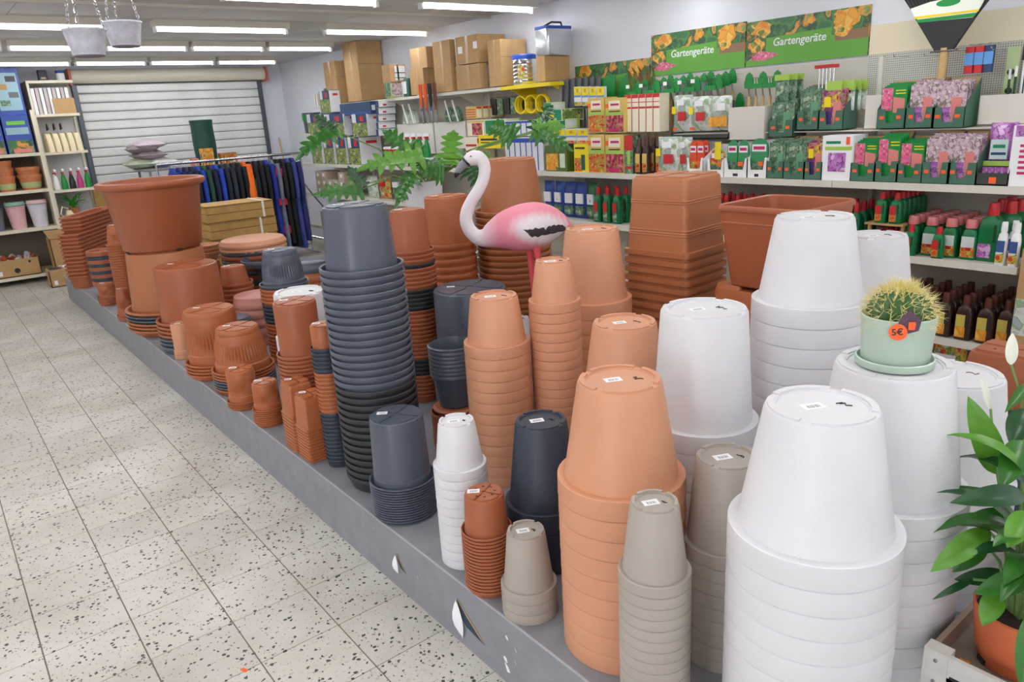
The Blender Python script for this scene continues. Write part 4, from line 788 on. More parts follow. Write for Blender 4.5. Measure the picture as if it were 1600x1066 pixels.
def pack(style, name, cat, label, xa, xb, y0, y1, z0, z1):
    y0 = max(y0, -4.53); w_, d_, h = xb-xa, y1-y0, z1-z0
    z0 += .0006; t = empty(name, ((xa+xb)/2, (y0+y1)/2, z0), 0, label, cat); X0, X1, F = -w_/2, w_/2, d_/2
    def body(m, n='carton'): return MB().box(X0, X1, -F, F, 0, h).build(n, m, t, smooth=False)
    def dec(n, u0, u1, v0, v1, m, off=.0012):      # on the face turned to the aisle; u runs from the far end to the near end
        return MB().box(X1-u1*w_, X1-u0*w_, F-.0005, F+off, v0*h, v1*h).build(n, m, t, smooth=False)
    def side(n, u0, u1, v0, v1, m, off=.0012):     # on the end turned to the camera; u runs from the front to the wall
        return MB().box(X0-off, X0+.0005, F-u1*d_, F-u0*d_, v0*h, v1*h).build(n, m, t, smooth=False)
    if style in ('cardboard', 'cardsmall'):
        body(CARD); dec('packing_tape', .44, .56, 0, 1, TAPE); side('packing_tape', .45, .55, .0, 1, TAPE); MB().box(X0+.003, X1-.003, -.003, .003, h-.0005, h+.001).build('flap_seam', INK, t, smooth=False)
        if h > .3: dec('fold_line', 0, 1, .5, .505, TAPE); side('fold_line', 0, 1, .62, .625, INK)
        if style == 'cardsmall': side('printed_label', .3, .95, .1, .9, WHITE); side('print_line', .3, .95, .48, .53, LEAFD, .002); side('print_line', .3, .95, .2, .24, LEAFD, .002)
        if 'stickers' in label: dec('sticker', .1, .3, .4, .65, PAPER); dec('sticker', .8, .97, .5, .75, PAPER)
    elif style == 'bluebox':
        body(WHITE); dec('picture', .02, .98, .0, .62, P_['veg']); dec('title_field', .3, .98, .6, 1, NAVYP); dec('red_badge', .55, .78, .66, .9, REDP, .002); dec('frame_line', 0, .03, 0, 1, NAVYP, .002)
        side('side_text', .3, .8, .75, .85, REDP); side('frame_line', 0, 1, 0, .02, NAVYP, .002); side('frame_line', 0, 1, .98, 1, NAVYP, .002)
    elif style == 'bluelong': body(NAVYP); dec('gloss_strip', .02, .98, .1, .2, BLUEP); side('logo', .2, .8, .3, .7, WHITE)
    elif style == 'whiteflat': body(WHITE); side('red_print', .25, .45, .25, .5, REDP); side('frame_line', 0, 1, 0, .06, NAVYP, .002); dec('frame_line', 0, 1, 0, 1, NAVYP)
    elif style == 'panelwhite': body(M('panel_white', (236, 234, 228), .6), 'panel')
    elif style == 'panelbeige': body(BEIGE, 'panel')
    elif style in ('seedbox', 'redstripe'):
        body(CREAM if style == 'redstripe' else GOLD)
        for k in range(4): side('red_stripe', .24*k+.03, .24*k+.2, .8, .95, REDP); side('cream_field', .24*k+.03, .24*k+.2, .05, .75, CREAM)
        for k in range(4): dec('red_stripe', .05, .95, .2*k+.1, .2*k+.17, REDP)
    elif style == 'redfruit': body(CREAM); dec('picture', .3, .9, .05, .8, P_['berry']); dec('title_field', .05, 1, .84, .96, GOLD)
    elif style == 'greenprint': body(LIME); dec('picture', .05, .95, .05, .95, P_['leaf']); side('picture', .05, .95, .05, .95, P_['orchid'])
    elif style == 'greenwhite': body(M('pale_green', (214, 226, 196), .5)); side('text_block', .1, .7, .3, .7, WHITE); dec('green_end', .05, .95, .05, .95, GRP); side('green_edge', .8, 1, 0, 1, LIME)
    elif style == 'greenveg': body(M('pale_green', (214, 226, 196), .5)); dec('green_end', .05, .95, .05, .95, GRP); side('picture', .03, .97, .1, .95, P_['veg'])
    elif style == 'bluestripe':
        body(M('pale_grey', (222, 222, 226), .5)); dec('blue_top', 0, 1, .84, .97, BLUEP)
        for k in range(6): dec('blue_stripe', .1+.15*k, .125+.15*k, 0, .84, BLUEP)
    elif style == 'yellowprint': body(YP); dec('title', .1, .8, .6, .75, INK); dec('title', .1, .6, .4, .48, INK); side('picture', .1, .9, .1, .5, P_['veg'])
    elif style == 'yellowcard': body(WHITE); dec('yellow_top', .02, .98, .55, .98, YP); dec('emblem', .35, .65, .7, .9, M('ochre', (206, 170, 30), .5), .002); dec('blue_line', .02, .98, .44, .54, M('sky_print', (110, 150, 206), .5)); dec('picture', .02, .98, .02, .2, P_['soup'])
    elif style == 'darkgreenprint': body(M('moss_print', (86, 110, 50), .5)); dec('picture', .04, .6, .05, .7, P_['blossom']); dec('leaflet', .68, .92, .15, .7, M('pale_green', (214, 226, 196), .5))
    elif style == 'cucumber': body(YP); dec('title', .08, .75, .82, .88, INK); dec('tomatoes', .04, .55, .03, .5, P_['tomato']); dec('cucumber', .5, .75, .08, .62, M('cucumber', (40, 96, 84), .4), .002)
    elif style in ('tomatoes', 'berry'):
        body(GOLD); dec('picture', .03, .97, .02, .5, P_['tomato' if style == 'tomatoes' else 'berry']); dec('pale_field', .03, .97, .5, .62, LIME); dec('badge', .2, .8, .68, .92, CREAM, .002); dec('badge_title', .3, .75, .78, .84, MAG, .0026); dec('caption', .2, .8, .6, .63, INK, .002); dec('price_tag', .02, .16, .72, .84, ORANGE_TAG, .0022)
        if style == 'berry': dec('strip', .15, .75, .05, .13, MAG, .002)
    elif style == 'redtall':
        body(CREAM); dec('red_top', .02, .98, .9, 1, REDP); dec('red_band', .02, .98, .62, .67, REDP); dec('red_band', .02, .98, .78, .8, REDP); dec('edge', 0, .08, 0, 1, M('rust', (170, 70, 40), .5), .002); side('edge', 0, 1, 0, 1, CREAM)
    elif style == 'packred': body(P_['leaf']); dec('red_top', 0, 1, .62, 1, REDP); dec('pod', .3, .7, .25, .6, LIME, .002); dec('red_band', .1, .9, .12, .2, REDP, .002)
    elif style in ('silver', 'silver2', 'orchidbag'):
        MB().pillow(w_*1.02, h, max(.05, d_*.8), seed=int(xa*100), wob=.08).build('bag', P_['silver'] if style != 'orchidbag' else P_['purple'], t)
        if style == 'silver': dec('tomato_picture', .42, .82, .3, .55, REDP, .004); dec('label_frame', .35, .75, .72, .88, PAPER, .004); dec('price_tag', .15, .35, .04, .12, ORANGE_TAG, .004); dec('yellow_flower', .08, .28, .5, .7, YP, .003)
        elif style == 'silver2': dec('flower_picture', .05, .95, .12, .42, P_['blossom'], .003); dec('label_frame', .45, .85, .58, .8, PAPER, .004)
        else: dec('label', .2, .85, .16, .62, M('pale_blue', (206, 226, 226), .4), .004); dec('label_text', .3, .75, .42, .5, GRP, .005); dec('label_text', .25, .8, .26, .32, NAVYP, .005); dec('green_base', .0, 1, 0, .12, LIME, .003)
    elif style in ('darktray', 'lowtray'):
        m = M('tray_dark', (60, 66, 60), .5); tr_ = MB().box(X0, X1, -F, F, 0, .006).box(X0, X1, F-.004, F, 0, h*.6).box(X0, X1, -F, -F+.004, 0, h).box(X0, X0+.004, -F, F, 0, h*.8).box(X1-.004, X1, -F, F, 0, h*.8); tr_.build('tray', m, t, smooth=False)
        if style == 'lowtray':
            for k in range(5): MB().pillow(w_*.18, h*.75, .03, 4, 5).build('packet', P_['purple'], t, (X0+w_*(.12+.19*k), F-.05, .01))
            dec('price_tag', .4, .62, .1, .4, ORANGE_TAG)
    elif style.startswith('disp'):
        MB().prism([(-F, 0), (F, 0), (F, h*.45), (F*.3, h*.62), (-F, h*.9)], X0, X0+.003, 'x').build('side_wall', PAPER, t, smooth=False); MB().prism([(-F, 0), (F, 0), (F, h*.45), (F*.3, h*.62), (-F, h*.9)], X1-.003, X1, 'x').build('side_wall', PAPER, t, smooth=False)
        MB().prism([(X0, 0), (X1, 0), (X1, h*.5), (X1-w_*.12, h*.5), (X1-w_*.2, h*.2), (X0+w_*.2, h*.2), (X0+w_*.12, h*.5), (X0, h*.5)], F-.003, F).build('front_wall', PAPER, t, smooth=False)
        MB().box(X0, X1, -F, -F+.003, 0, h*.9).build('back_wall', PAPER, t, smooth=False)
        n = {'disp_red': 2, 'disp_yel': 1, 'disp_grn': 2 if 'left' in label else 1}[style]
        for q in range(n):
            ww = w_*.9/n; xc = X1-w_*.05-ww*(q+.5)
            for dpt in range(2 if style == 'disp_red' else 1):
                y = F-.02-dpt*.05; hh = h*(.97 if style != 'disp_yel' else .8); arch = [(-ww*.46, .008), (ww*.46, .008), (ww*.46, hh*.75)]+[(ww*.46*math.cos(R_(a)), hh*.75+hh*.24*math.sin(R_(a))) for a in (20, 45, 70, 90, 110, 135, 160)]+[(-ww*.46, hh*.75)]
                m = {'disp_red': M('packet_red', (226, 84, 50), .4), 'disp_yel': P_['soup'], 'disp_grn': M('packet_green', (60, 150, 96), .4)}[style]
                pk = MB().prism(arch, y-.012, y).build('packet', m, t, (xc, 0, 0), smooth=False)
                MB().box(-ww*.4, ww*.4, y, y+.0012, hh*.05, hh*.42).build('packet_picture', P_['tomato' if style == 'disp_red' else 'leaf'], pk, smooth=False)
                MB().box(-ww*.38, ww*.38, y, y+.0012, hh*.66, hh*.84).build('packet_badge', PAPER, pk, smooth=False)
                if style == 'disp_grn' or style == 'disp_red': MB().box(-ww*.3, ww*.3, y, y+.002, hh*.71, hh*.79).build('badge_title', MAG, pk, smooth=False)
        dec('emblem', .4, .6, .03, .1, INK); dec('price_tag', .6, .8, .3, .4, ORANGE_TAG, .004)
        if style == 'disp_yel': dec('yellow_card', .45, .8, .5, 1.0, YP)
    elif style in ('whiteorchid', 'whitestripe'):
        body(PAPER)
        if style == 'whiteorchid': dec('orchid_window', .22, .8, .2, .62, P_['purple']); dec('heading', .12, .6, .82, .88, GRP); dec('pale_band', .1, .98, .68, .76, LIME); dec('price_tag', .78, .9, .8, .97, ORANGE_TAG, .002)
        else:
            for k in range(6): dec('magenta_stripe', .35, 1, .2+.09*k, .245+.09*k, MAG)
            dec('picture', .1, 1, .82, 1, P_['purple'])
    elif style.startswith('gd_'):
        k = style[3:]; pol = [(-F, 0), (F, 0), (F, h*.42), (-F, h*.98)]
        for x in (X0, X1-.003): MB().prism(pol, x, x+.003, 'x').build('side_wall', DGREEN, t, smooth=False)
        MB().prism([(X0, 0), (X1, 0), (X1, h*.42), (X0+w_*.72, h*.42), (X0+w_*.66, h*.12), (X0+w_*.36, h*.12), (X0+w_*.3, h*.42), (X0, h*.42)], F-.003, F).build('front_wall', DGREEN, t, smooth=False)
        MB().box(X0, X1, -F, -F+.003, 0, h*.98).build('back_wall', CARD, t, smooth=False); MB().box(X0, X1, -F, F, 0, .003).build('bottom', DGREEN, t, smooth=False)
        pic = P_[{'leaf': 'leaf', 'leafdark': 'leaf', 'purple': 'tulip', 'pink': 'dahlia', 'orchid': 'orchid'}[k]]
        for q in range(4):
            y = F-.02-q*(d_-.05)/4; cd = MB().prism([(X0+.008, .006), (X1-.008, .006), (X1-.006, h*(.86+.03*q)), (X0+.006, h*(.86+.03*q))], y-.004, y).build('bulb_card', pic if k != 'pink' else GREENP, t, smooth=False)
            if q == 0:
                f = MB()
                if k == 'pink':
                    MB().prism([(X1-.01, h*.38), (X1-.01, h*.85), (X1-w_*.45, h*.85), (X1-w_*.45, h*.38)], y, y+.001).build('flower_picture', pic, cd, smooth=False); MB().prism([(X0+w_*.1, h*.3), (X0+w_*.5, h*.34), (X0+w_*.52, h*.66), (X0+w_*.12, h*.62)], y, y+.002).build('price_card', PINKCARD, cd, smooth=False)
                    for zz in (.72, .78): MB().box(X0+w_*.1, X0+w_*.45, y, y+.001, h*zz, h*(zz+.02)).build('caption', YP, cd, smooth=False)
                else:
                    MB().prism([(X0+w_*.2, h*.14), (X0+w_*.45, h*.16), (X0+w_*.5, h*.62), (X0+w_*.18, h*.6)], y, y+.002).build('price_card', PINKCARD if k != 'leaf' and k != 'leafdark' else M('green_card', (104, 160, 122), .55), cd, smooth=False)
                    if k == 'purple': MB().box(X1-w_*.4, X1-w_*.15, y, y+.0015, h*.5, h*.72).build('yellow_flower', YP, cd, smooth=False)
                    MB().box(X1-w_*.48, X1-w_*.1, y, y+.0012, h*.1, h*.42).build('bulb_picture', P_['purple'] if k == 'orchid' else (M('violet_print', (84, 50, 120), .5) if k == 'purple' else pic), cd, smooth=False)
        dec('price_tag', .1, .26, .2, .27, ORANGE_TAG, .0016)
        if h > .23: dec('price_tag', .7, .86, .2, .27, ORANGE_TAG, .0016)
    else: body(PAPER)
    return t
for it in ITEMS: pack(*it)
# ---------------------------------------------------------------- bottles
def bottle(name, w_, d_, h, mb_, mcap, label_mats, lab, group, capmat=None, handle=True, capr=.4):
    t = empty(name, (0, 0, 0), 0, lab, 'bottle', group); hw, hd = w_/2, d_/2; b_ = h*.8
    MB().rloft([(0, hw*.92, hd*.9, .012), (.006, hw, hd, .014), (b_*.7, hw, hd, .014), (b_*.9, hw*.84, hd*.88, .014), (b_*.97, hw*.5, hd*.6, .014), (b_, hw*capr*1.05, hw*capr*1.05, hw*capr)], 4).build('body', mb_, t)
    MB().lathe([(0, b_-.004), (hw*capr*1.25, b_-.004), (hw*capr*1.25, b_+.01), (hw*capr*1.12, h-.004), (hw*capr*1.05, h), (0, h)], 16).build('cap', mcap, t)
    if handle: MB().rloft([(b_*.42, hw*.14, .0012, .001), (b_*.8, hw*.12, .0012, .001)], 2).build('handle_recess', BLACKP if handle == 2 else M('recess_green', (8, 70, 34), .5), t, (-hw*.55, hd*.985, 0))
    u0, u1 = (-.35, .85) if handle else (-.85, .85)
    lb1 = MB().box(hw*u0, hw*u1, hd-.001, hd+.0012, b_*.08, b_*.38).build('label', label_mats[0], t, smooth=False)
    MB().box(hw*(u0+.1), hw*u1, hd-.001, hd+.0012, b_*.385, b_*.72).build('label_top', label_mats[1], t, smooth=False)
    return t
def rows(proto, cells):
    base = proto['label']; colx = sorted({round(c[0], 3) for c in cells}, reverse=True)
    for i, (x, y, z) in enumerate(cells):
        o = proto if i == 0 else copy_tree(proto); o.location = (x, y, z); ci = colx.index(round(x, 3)); same = sorted([c[1] for c in cells if round(c[0], 3) == round(x, 3)], reverse=True); dj = same.index(y)
        if len(cells) > 1: o['label'] = base+', '+('' if len(same) == 1 else ('front ' if dj == 0 else nth(dj+1)+' back '))+('in column %s' % ['one', 'two', 'three', 'four', 'five', 'six', 'seven', 'eight', 'nine', 'ten', 'eleven', 'twelve', 'thirteen', 'fourteen'][ci] if len(colx) > 1 else 'one')
GB = M('bottle_green', (10, 118, 66), .32); RC = M('cap_red', (206, 34, 44), .35); BB = M('bottle_brown', (58, 34, 28), .3); BC_ = M('cap_brown', (92, 46, 38), .4); PC = M('cap_clear_pink', (224, 130, 130), .2)
S2, S3 = .746, .331
p = bottle('fertilizer_bottle', .062, .05, .165, GB, RC, (P_['tomato'], REDP), 'small green bottle on the beige riser tray', 'green bottles on the beige riser tray')
rows(p, [(1.935-.078*i, -4.11-.056*j, .906) for i in range(2) for j in range(6)])
rt2 = tag(box('riser_tray', 1.80, 2.01, -4.46, -4.075, .895, .905, CARD), 'beige riser tray under the small green bottles', 'tray')
for x in (1.81, 1.99):
    for y in (-4.44, -4.1): MB().box(x-.008, x+.008, y-.008, y+.008, S2, .895).build('leg', CARD, rt2, smooth=False)
p = bottle('fertilizer_bottle', .05, .045, .12, M('bottle_rose', (186, 40, 70), .35), RC, (P_['tomato'], PAPER), 'small red bottle under the beige riser tray', 'red bottles under the riser tray', handle=0)
rows(p, [(1.95-.055*i, -4.15-.07*j, S2) for i in range(3) for j in range(3)])
p = bottle('fertilizer_bottle', .075, .06, .205, GB, PC, (P_['tomato'], M('label_pale', (214, 226, 220), .5)), 'green clear-capped bottle on the middle shelf', 'green bottles with clear caps', handle=0, capr=.62)
rows(p, [(1.775-.095*i, -4.145-.068*j, S2) for i in range(4) for j in range(5)])
p = bottle('fertilizer_bottle', .055, .045, .165, GB, RC, (P_['tomato'], REDP), 'small red-capped bottle before the clear-capped bottles', 'two small bottles in front of the rows')
rows(p, [(1.755, -4.08, S2), (1.615, -4.08, S2)])
p = bottle('fertilizer_jug', .10, .075, .29, GB, RC, (P_['purple'], GB), 'large green jug on the middle shelf', 'large green jugs')
rows(p, [(1.405, -4.16, S2), (1.36, -4.25, S2), (1.42, -4.30, S2), (1.35, -4.35, S2), (1.42, -4.42, S2)])
p = bottle('spray_bottle', .042, .042, .21, PAPER, PAPER, (P_['soup'], M('label_blue', (60, 90, 150), .5)), 'white spray bottle beside the large green jugs', 'white spray bottles beside the jugs', handle=0, capr=.55)
rows(p, [(1.325, -4.085, S2), (1.27, -4.085, S2), (1.30, -4.15, S2)])
p = bottle('fertilizer_jug', .08, .065, .235, BB, BC_, (P_['blossom'], M('label_ochre', (206, 190, 90), .5)), 'brown jug with yellow label on the lowest shelf', 'brown jugs on the lowest shelf', handle=2)
rows(p, [(1.555-.1*i, -4.11-.075*j, S3) for i in range(3) for j in range(5)]+[(1.27, -4.13-.078*j, S3) for j in range(4)]+[(1.66+.1*i, -4.15-.078*j, S3) for i in range(4) for j in range(4)])
p = bottle('fertilizer_bottle', .065, .055, .255, GB, RC, (P_['tomato'], REDP), 'red-capped bottle behind the open square planter', 'bottles in the long row on the middle shelf')
rows(p, [(2.1+.088*i, -4.16-.08*j, S2) for i in range(14) for j in range(3)])
p = bottle('fertilizer_bottle', .07, .06, .27, GB, RC, (P_['leaf'], REDP), 'green bottle left of the big square planters', 'bottles left of the big square planters')
rows(p, [(3.93+.1*i, -4.13-.09*j, S2) for i in range(3) for j in range(2)])
for i in range(5):
    t = empty('lawn_seed_bag', (4.26+.13*i, -4.2, S2), R_(6*(i % 3-1)), ['rightmost', 'second', 'middle', 'fourth', 'leftmost'][i]+' blue lawn seed bag on the middle shelf behind the flamingo tail', 'bag')
    MB().pillow(.125, .29, .07, seed=i, wob=.1).build('bag', M('bag_blue', (36, 72, 158), .35) if i != 0 else M('bag_green', (40, 110, 60), .35), t); MB().box(-.04, .04, .024, .037, .12, .2).build('bag_title', PAPER, t, smooth=False); MB().box(-.045, .045, .018, .036, .03, .1).build('bag_picture', P_['leaf'], t, smooth=False)
p = bottle('brown_bottle', .05, .05, .25, BB, BC_, (P_['tomato'], GOLD), 'slim brown bottle beside the tall striped cartons', 'brown bottles on the main shelf', handle=0, capr=.45)
rows(p, [(3.68, -4.1, 1.126), (3.615, -4.1, 1.126)]+[(3.68-.06*i, -4.18, 1.126) for i in range(6)])
# green spray bottles at the left
def sprayer(x, y, z, c, lab, group=None, h=.24):
    t = empty('spray_bottle', (x, y, z), R_(10), lab, 'spray bottle', group)
    MB().lathe([(0, 0), (.034, 0), (.036, .006), (.036, h*.3), (.026, h*.55), (.014, h*.72), (.013, h*.78), (0, h*.78)], 20).build('body', c, t)
    MB().box(-.016, .016, -.012, .012, h*.77, h*.86).build('collar', RC, t, smooth=False); MB().prism([(-.05, h*.86), (.03, h*.86), (.035, h*.92), (.02, h), (-.03, h), (-.055, h*.93)], -.011, .011).build('trigger_head', PAPER, t, smooth=False)
    MB().prism([(-.03, h*.86), (-.02, h*.86), (-.03, h*.7), (-.038, h*.7)], -.005, .005).build('trigger', RC, t, smooth=False)
rk = tag(box('display_ledge', 6.45, 7.0, -4.2, -4.06, 1.20, 1.215, PAPER), 'white ledge carrying the green spray bottles', 'ledge'); 
for x in (6.47, 6.98): MB().box(x-.01, x+.01, -4.19, -4.07, 1.126, 1.2).build('leg', PAPER, rk, smooth=False)
for i in range(4): sprayer(6.92-.125*i, -4.13, 1.216, GREENP, 'green trigger spray bottle, %s from the left of the row of four' % ['first', 'second', 'third', 'fourth'][i])
for i in range(3): sprayer(7.4-.1*i, -4.14, 1.126, M('bottle_lime', (120, 180, 50), .35), 'lime green spray bottle with red cap beside the blue printed boxes, %s' % ['left', 'middle', 'right'][i], h=.2)
for i in range(6):
    t = empty('soil_bag', (6.55-.13*i+.06*(i % 2), -4.14-.0*i, 1.126+(.0 if i < 4 else .075)), R_(15*(i % 3-1)), ['clear bag of green stones, leftmost by the ledge', 'clear bag of green stones, second from the ledge', 'clear bag of green stones, third from the ledge', 'clear bag of green stones, rightmost behind the leaf', 'red and green bag lying on the left pair of stone bags', 'pale bag lying on the right pair of stone bags'][i], 'bag')
    o = MB().pillow(.15, .13, .08, seed=i+20, wob=.2).build('bag', P_['leaf'] if i != 4 else P_['soup'], t, (0, .04, .04)); o.rotation_euler = (R_(75), 0, 0)
# ---------------------------------------------------------------- banners
def banner(x0, x1, z0, z1, text, lab):
    t = empty('wall_banner', ((x0+x1)/2, -4.535, z0), 0, lab, 'banner'); w_, h = x1-x0, z1-z0
    MB().box(-w_/2, w_/2, -.012, 0, 0, h).build('board', P_['garden'], t, smooth=False)
    LAWN = M('lawn_print', (106, 172, 70), .5, noise=.08, nscale=6)
    MB().prism([(w_/2, .0), (-w_/2, 0), (-w_/2, h*.42), (-w_*.22, h*.5), (-w_*.22, h*.66), (w_*.32, h*.6), (w_*.32, h*.32), (w_/2, h*.12)], 0, .001).build('lawn_picture', LAWN, t, smooth=False)
    rnd = random.Random(len(lab))
    for cx_, cz_, r in ((w_*.36, h*.82, .08), (w_*.40, h*.45, .06), (-w_*.33, h*.8, .08), (-w_*.30, h*.6, .06), (-w_*.05, h*.86, .03)):
        pol = [(cx_+r*rnd.uniform(.65, 1.2)*math.cos(k*.45), cz_+r*rnd.uniform(.65, 1.1)*math.sin(k*.45)*.8) for k in range(14)]
        pol = [(max(-w_/2+.003, min(w_/2-.003, a)), max(.003, min(h-.003, b_))) for a, b_ in pol]; MB().prism(pol, 0, .0015+.0004*(abs(cx_)+cz_)*5).build('blossom_picture', P_['blossom'], t, smooth=False)
    MB().prism([(w_*.47, h*.14), (w_*.33, h*.1), (w_*.2, h*.22), (w_*.38, h*.34)], 0, .0014).build('flower_picture', P_['dahlia'], t, smooth=False)
    MB().box(-w_/2+.004, -w_*.25, 0, .0012, h*.36, h*.56).build('bench_picture', M('bench_print', (150, 116, 90), .6), t, smooth=False)
    if text: text_obj(text, h*.245, PAPER, t, (w_*.04, .002, h*.48), (R_(90), 0, math.pi), shear=.12)
banner(3.135, 3.95, 1.80, 2.085, 'Gartengeräte', 'garden banner with white lettering, farther of the two lettered ones')
banner(2.30, 3.125, 1.80, 2.075, 'Gartengeräte', 'garden banner with white lettering, nearer of the two lettered ones')
banner(3.965, 4.78, 1.66, 1.935, '', 'lower garden banner without lettering behind the spades')
tag(box('wall_panel', .6, 2.29, -4.545, -4.53, 1.80, 1.96, M('cream_panel', (236, 224, 196), .6)), 'cream painted strip on the wall right of the banners', 'panel')
def pegboard():
    m = bpy.data.materials.new('pegboard'); m.use_nodes = True; nt = m.node_tree; b = nt.nodes['Principled BSDF']; tc = nt.nodes.new('ShaderNodeTexCoord'); mp = nt.nodes.new('ShaderNodeMapping'); mp.inputs['Scale'].default_value = (85, 0, 85)
    v = nt.nodes.new('ShaderNodeTexVoronoi'); v.inputs['Scale'].default_value = 1; v.inputs['Randomness'].default_value = 0; lt = nt.nodes.new('ShaderNodeMath'); lt.operation = 'LESS_THAN'; lt.inputs[1].default_value = .27
    mx = nt.nodes.new('ShaderNodeMixRGB'); mx.inputs[1].default_value = (*lin((206, 206, 196)), 1); mx.inputs[2].default_value = (*lin((120, 122, 116)), 1)
    nt.links.new(tc.outputs['Object'], mp.inputs[0]); nt.links.new(mp.outputs[0], v.inputs['Vector']); nt.links.new(v.outputs['Distance'], lt.inputs[0]); nt.links.new(lt.outputs[0], mx.inputs[0]); nt.links.new(mx.outputs[0], b.inputs['Base Color']); return m
tag(box('pegboard', .6, 2.29, -4.54, -4.525, 1.42, 1.80, pegboard()), 'pale perforated peg board on the wall behind the upper displays', 'board')
# ---------------------------------------------------------------- tools on the wall
# leaf rake
rk = empty('leaf_rake', (1.79, -4.33, 1.55), 0, 'big black fan leaf rake with wooden handle hanging head up', 'rake')
MB().tube([(.005, 0, -.16), (0, .0, .24)], .017, 12).build('handle', WOOD, rk)
MB().prism([(-.028, .22), (.032, .22), (.125, .40), (-.115, .40)], -.014, .012).build('head', BLACKP, rk, smooth=False)
for k in range(25):
    a = (k-12)/12; MB().tube([(a*.10, .004, .37), (a*.225, .004, .60), (a*.24, .02, .625)], [.005, .0092, .0075], 6).build('tine', BLACKP, rk)
lbm = MB().prism([(-.096, .37), (-.12, .415), (-.135, .46), (-.05, .478), (.07, .47), (.145, .45), (.13, .415), (.1, .375)], .012, .0165).build('label', M('label_white', (236, 240, 226), .4), rk, smooth=False)
MB().prism([(-.1, .372), (-.112, .39), (.122, .392), (.108, .375)], .0165, .0175).build('green_band', GREENP, lbm, smooth=False); MB().prism([(-.114, .394), (-.117, .404), (.128, .408), (.124, .396)], .0165, .0175).build('yellow_band', YELLOW, lbm, smooth=False)
MB().prism([(.045*math.cos(k*.3), .455+.018*math.sin(k*.3)) for k in range(21)], .0165, .0178).build('badge', GREENP, lbm, smooth=False)
MB().tube([(-.05, .016, .225), (.05, .016, .225)], .004, 6).build('hook', CHROME, rk)
rk.scale = (1.28, 1, 1)
# glove packs
for i in range(3):
    t = empty('glove_pack', (1.69-.045*i, -4.40, 1.655), 0, ['red and blue', 'second red and blue', 'dark blue'][i]+' pack of gloves hanging on the peg board', 'glove pack')
    MB().rloft([(0, .02, .014, .008), (.13, .022, .014, .008)], 3).build('glove', REDP if i < 2 else NAVYP, t); MB().box(-.021, .021, .013, .016, .04, .1).build('wrapper', M('wrapper_blue', (100, 160, 226), .3), t, smooth=False); MB().tube([(0, -.12, .14), (0, .03, .14)], .002, 6).build('hook', CHROME, t)
# bundles at the right edge
for i in range(7):
    t = empty('plant_stake', (1.50-.033*i, -4.42+.02*(i % 2), 1.395), 0, '%s white-tipped green plant stake from the left at the right edge' % nth(i+1), 'plant stake')
    MB().tube([(0, 0, 0), (.004, 0, .22+.01*(i % 3))], .006, 8).build('rod', M('stake_green', (24, 70, 48), .5), t); MB().tube([(.004, 0, .22+.01*(i % 3)), (.005, 0, .27+.01*(i % 3))], .0065, 8).build('tip', PAPER, t)
t = empty('hose_fitting_card', (1.515, -4.47, 1.41), 0, 'pale green card with three dark fittings on the peg board', 'card')
MB().box(-.03, .03, -.003, .003, 0, .36).build('card', M('card_green', (196, 216, 160), .5), t, smooth=False)
for z in (.06, .15, .24): MB().lathe([(0, 0), (.014, 0), (.014, .02), (.008, .024), (0, .024)], 14).build('fitting', BLACKP, t, (0, .004, z)).rotation_euler = (R_(-90), 0, 0)
t = empty('brush_bundle', (1.42, -4.42, 1.70), 0, 'black and white long handled brush bundle at the right frame edge', 'brush'); MB().box(-.035, .035, -.02, .02, .0, .12).build('bristles', BLACKP, t, smooth=False)
for k in range(4): MB().tube([(-.025+.017*k, 0, -.3), (-.025+.017*k, 0, 0)], .007, 8).build('handle', PAPER, t)
for i in range(5): tag(MB().tube([(0, -.12, 0), (0, .06, 0), (0, .075, .012)], .0022, 6).build('peg_hook', CHROME, None, (2.05-.16*i, -4.40, 1.77-.01*(i % 2))), 'chrome peg hook on the board, %s from the banner' % ['first', 'second', 'third', 'fourth', 'fifth'][i], 'hook')
# hand tools
def hand_tool(x, z, kind, lab, group, y=-4.40):
    t = empty('hand_tool', (x, y, z), 0, lab, 'garden tool', group)
    MB().tube([(0, 0, -.12), (0, 0, .02)], [.011, .009], 10).build('handle', WOOD, t); MB().tube([(0, 0, .02), (0, .012, .07)], .005, 8).build('neck', METAL, t)
    if kind == 'rake':
        MB().box(-.048, .048, .0, .014, .065, .095).build('head', GREENP, t, smooth=False)
        for k in range(5): MB().tube([(-.034+.017*k, .006, .09), (-.034+.017*k, .012, .125)], .003, 6).build('tine', GREENP, t)
    elif kind == 'trowel': MB().prism([(-.03, .07), (.03, .07), (.034, .1), (.02, .15), (0, .165), (-.02, .15), (-.034, .1)], .004, .012).build('blade', GREENP, t, smooth=False)
    else: MB().box(-.03, .03, .0, .01, .07, .12).build('blade', M('tool_grey', (120, 126, 130), .4, metal=.5), t, smooth=False)
    MB().tube([(0, -.13, .13), (0, .05, .13)], .002, 6).build('hook', CHROME, t)
    if y > -4.29 and int(x*1000) % 4 == 0: MB().box(-.016, .016, .05, .052, .118, .142).build('price_tag', PAPER, t, smooth=False)
for i in range(14):
    for r in range(3): hand_tool(3.90-.058*i, 1.60+.015*r, ['rake', 'trowel', 'hoe'][i % 3], 'green %s under the banners, %s from the left, %s' % (['hand rake', 'trowel', 'hand hoe'][i % 3], nth(i+1), ['frontmost', 'behind it', 'nearest the wall'][r]), 'crowded row of hand tools, '+['rakes', 'trowels', 'hoes'][i % 3], -4.27-.075*r-.006*(i % 3))
for i in range(12): hand_tool(3.88-.073*i, 1.475, ['hoe', 'rake', 'hoe', 'trowel'][i % 4], '%s lower hand tool from the left behind the silver bags' % nth(i+1), 'lower hand tools behind the silver bags', -4.42)
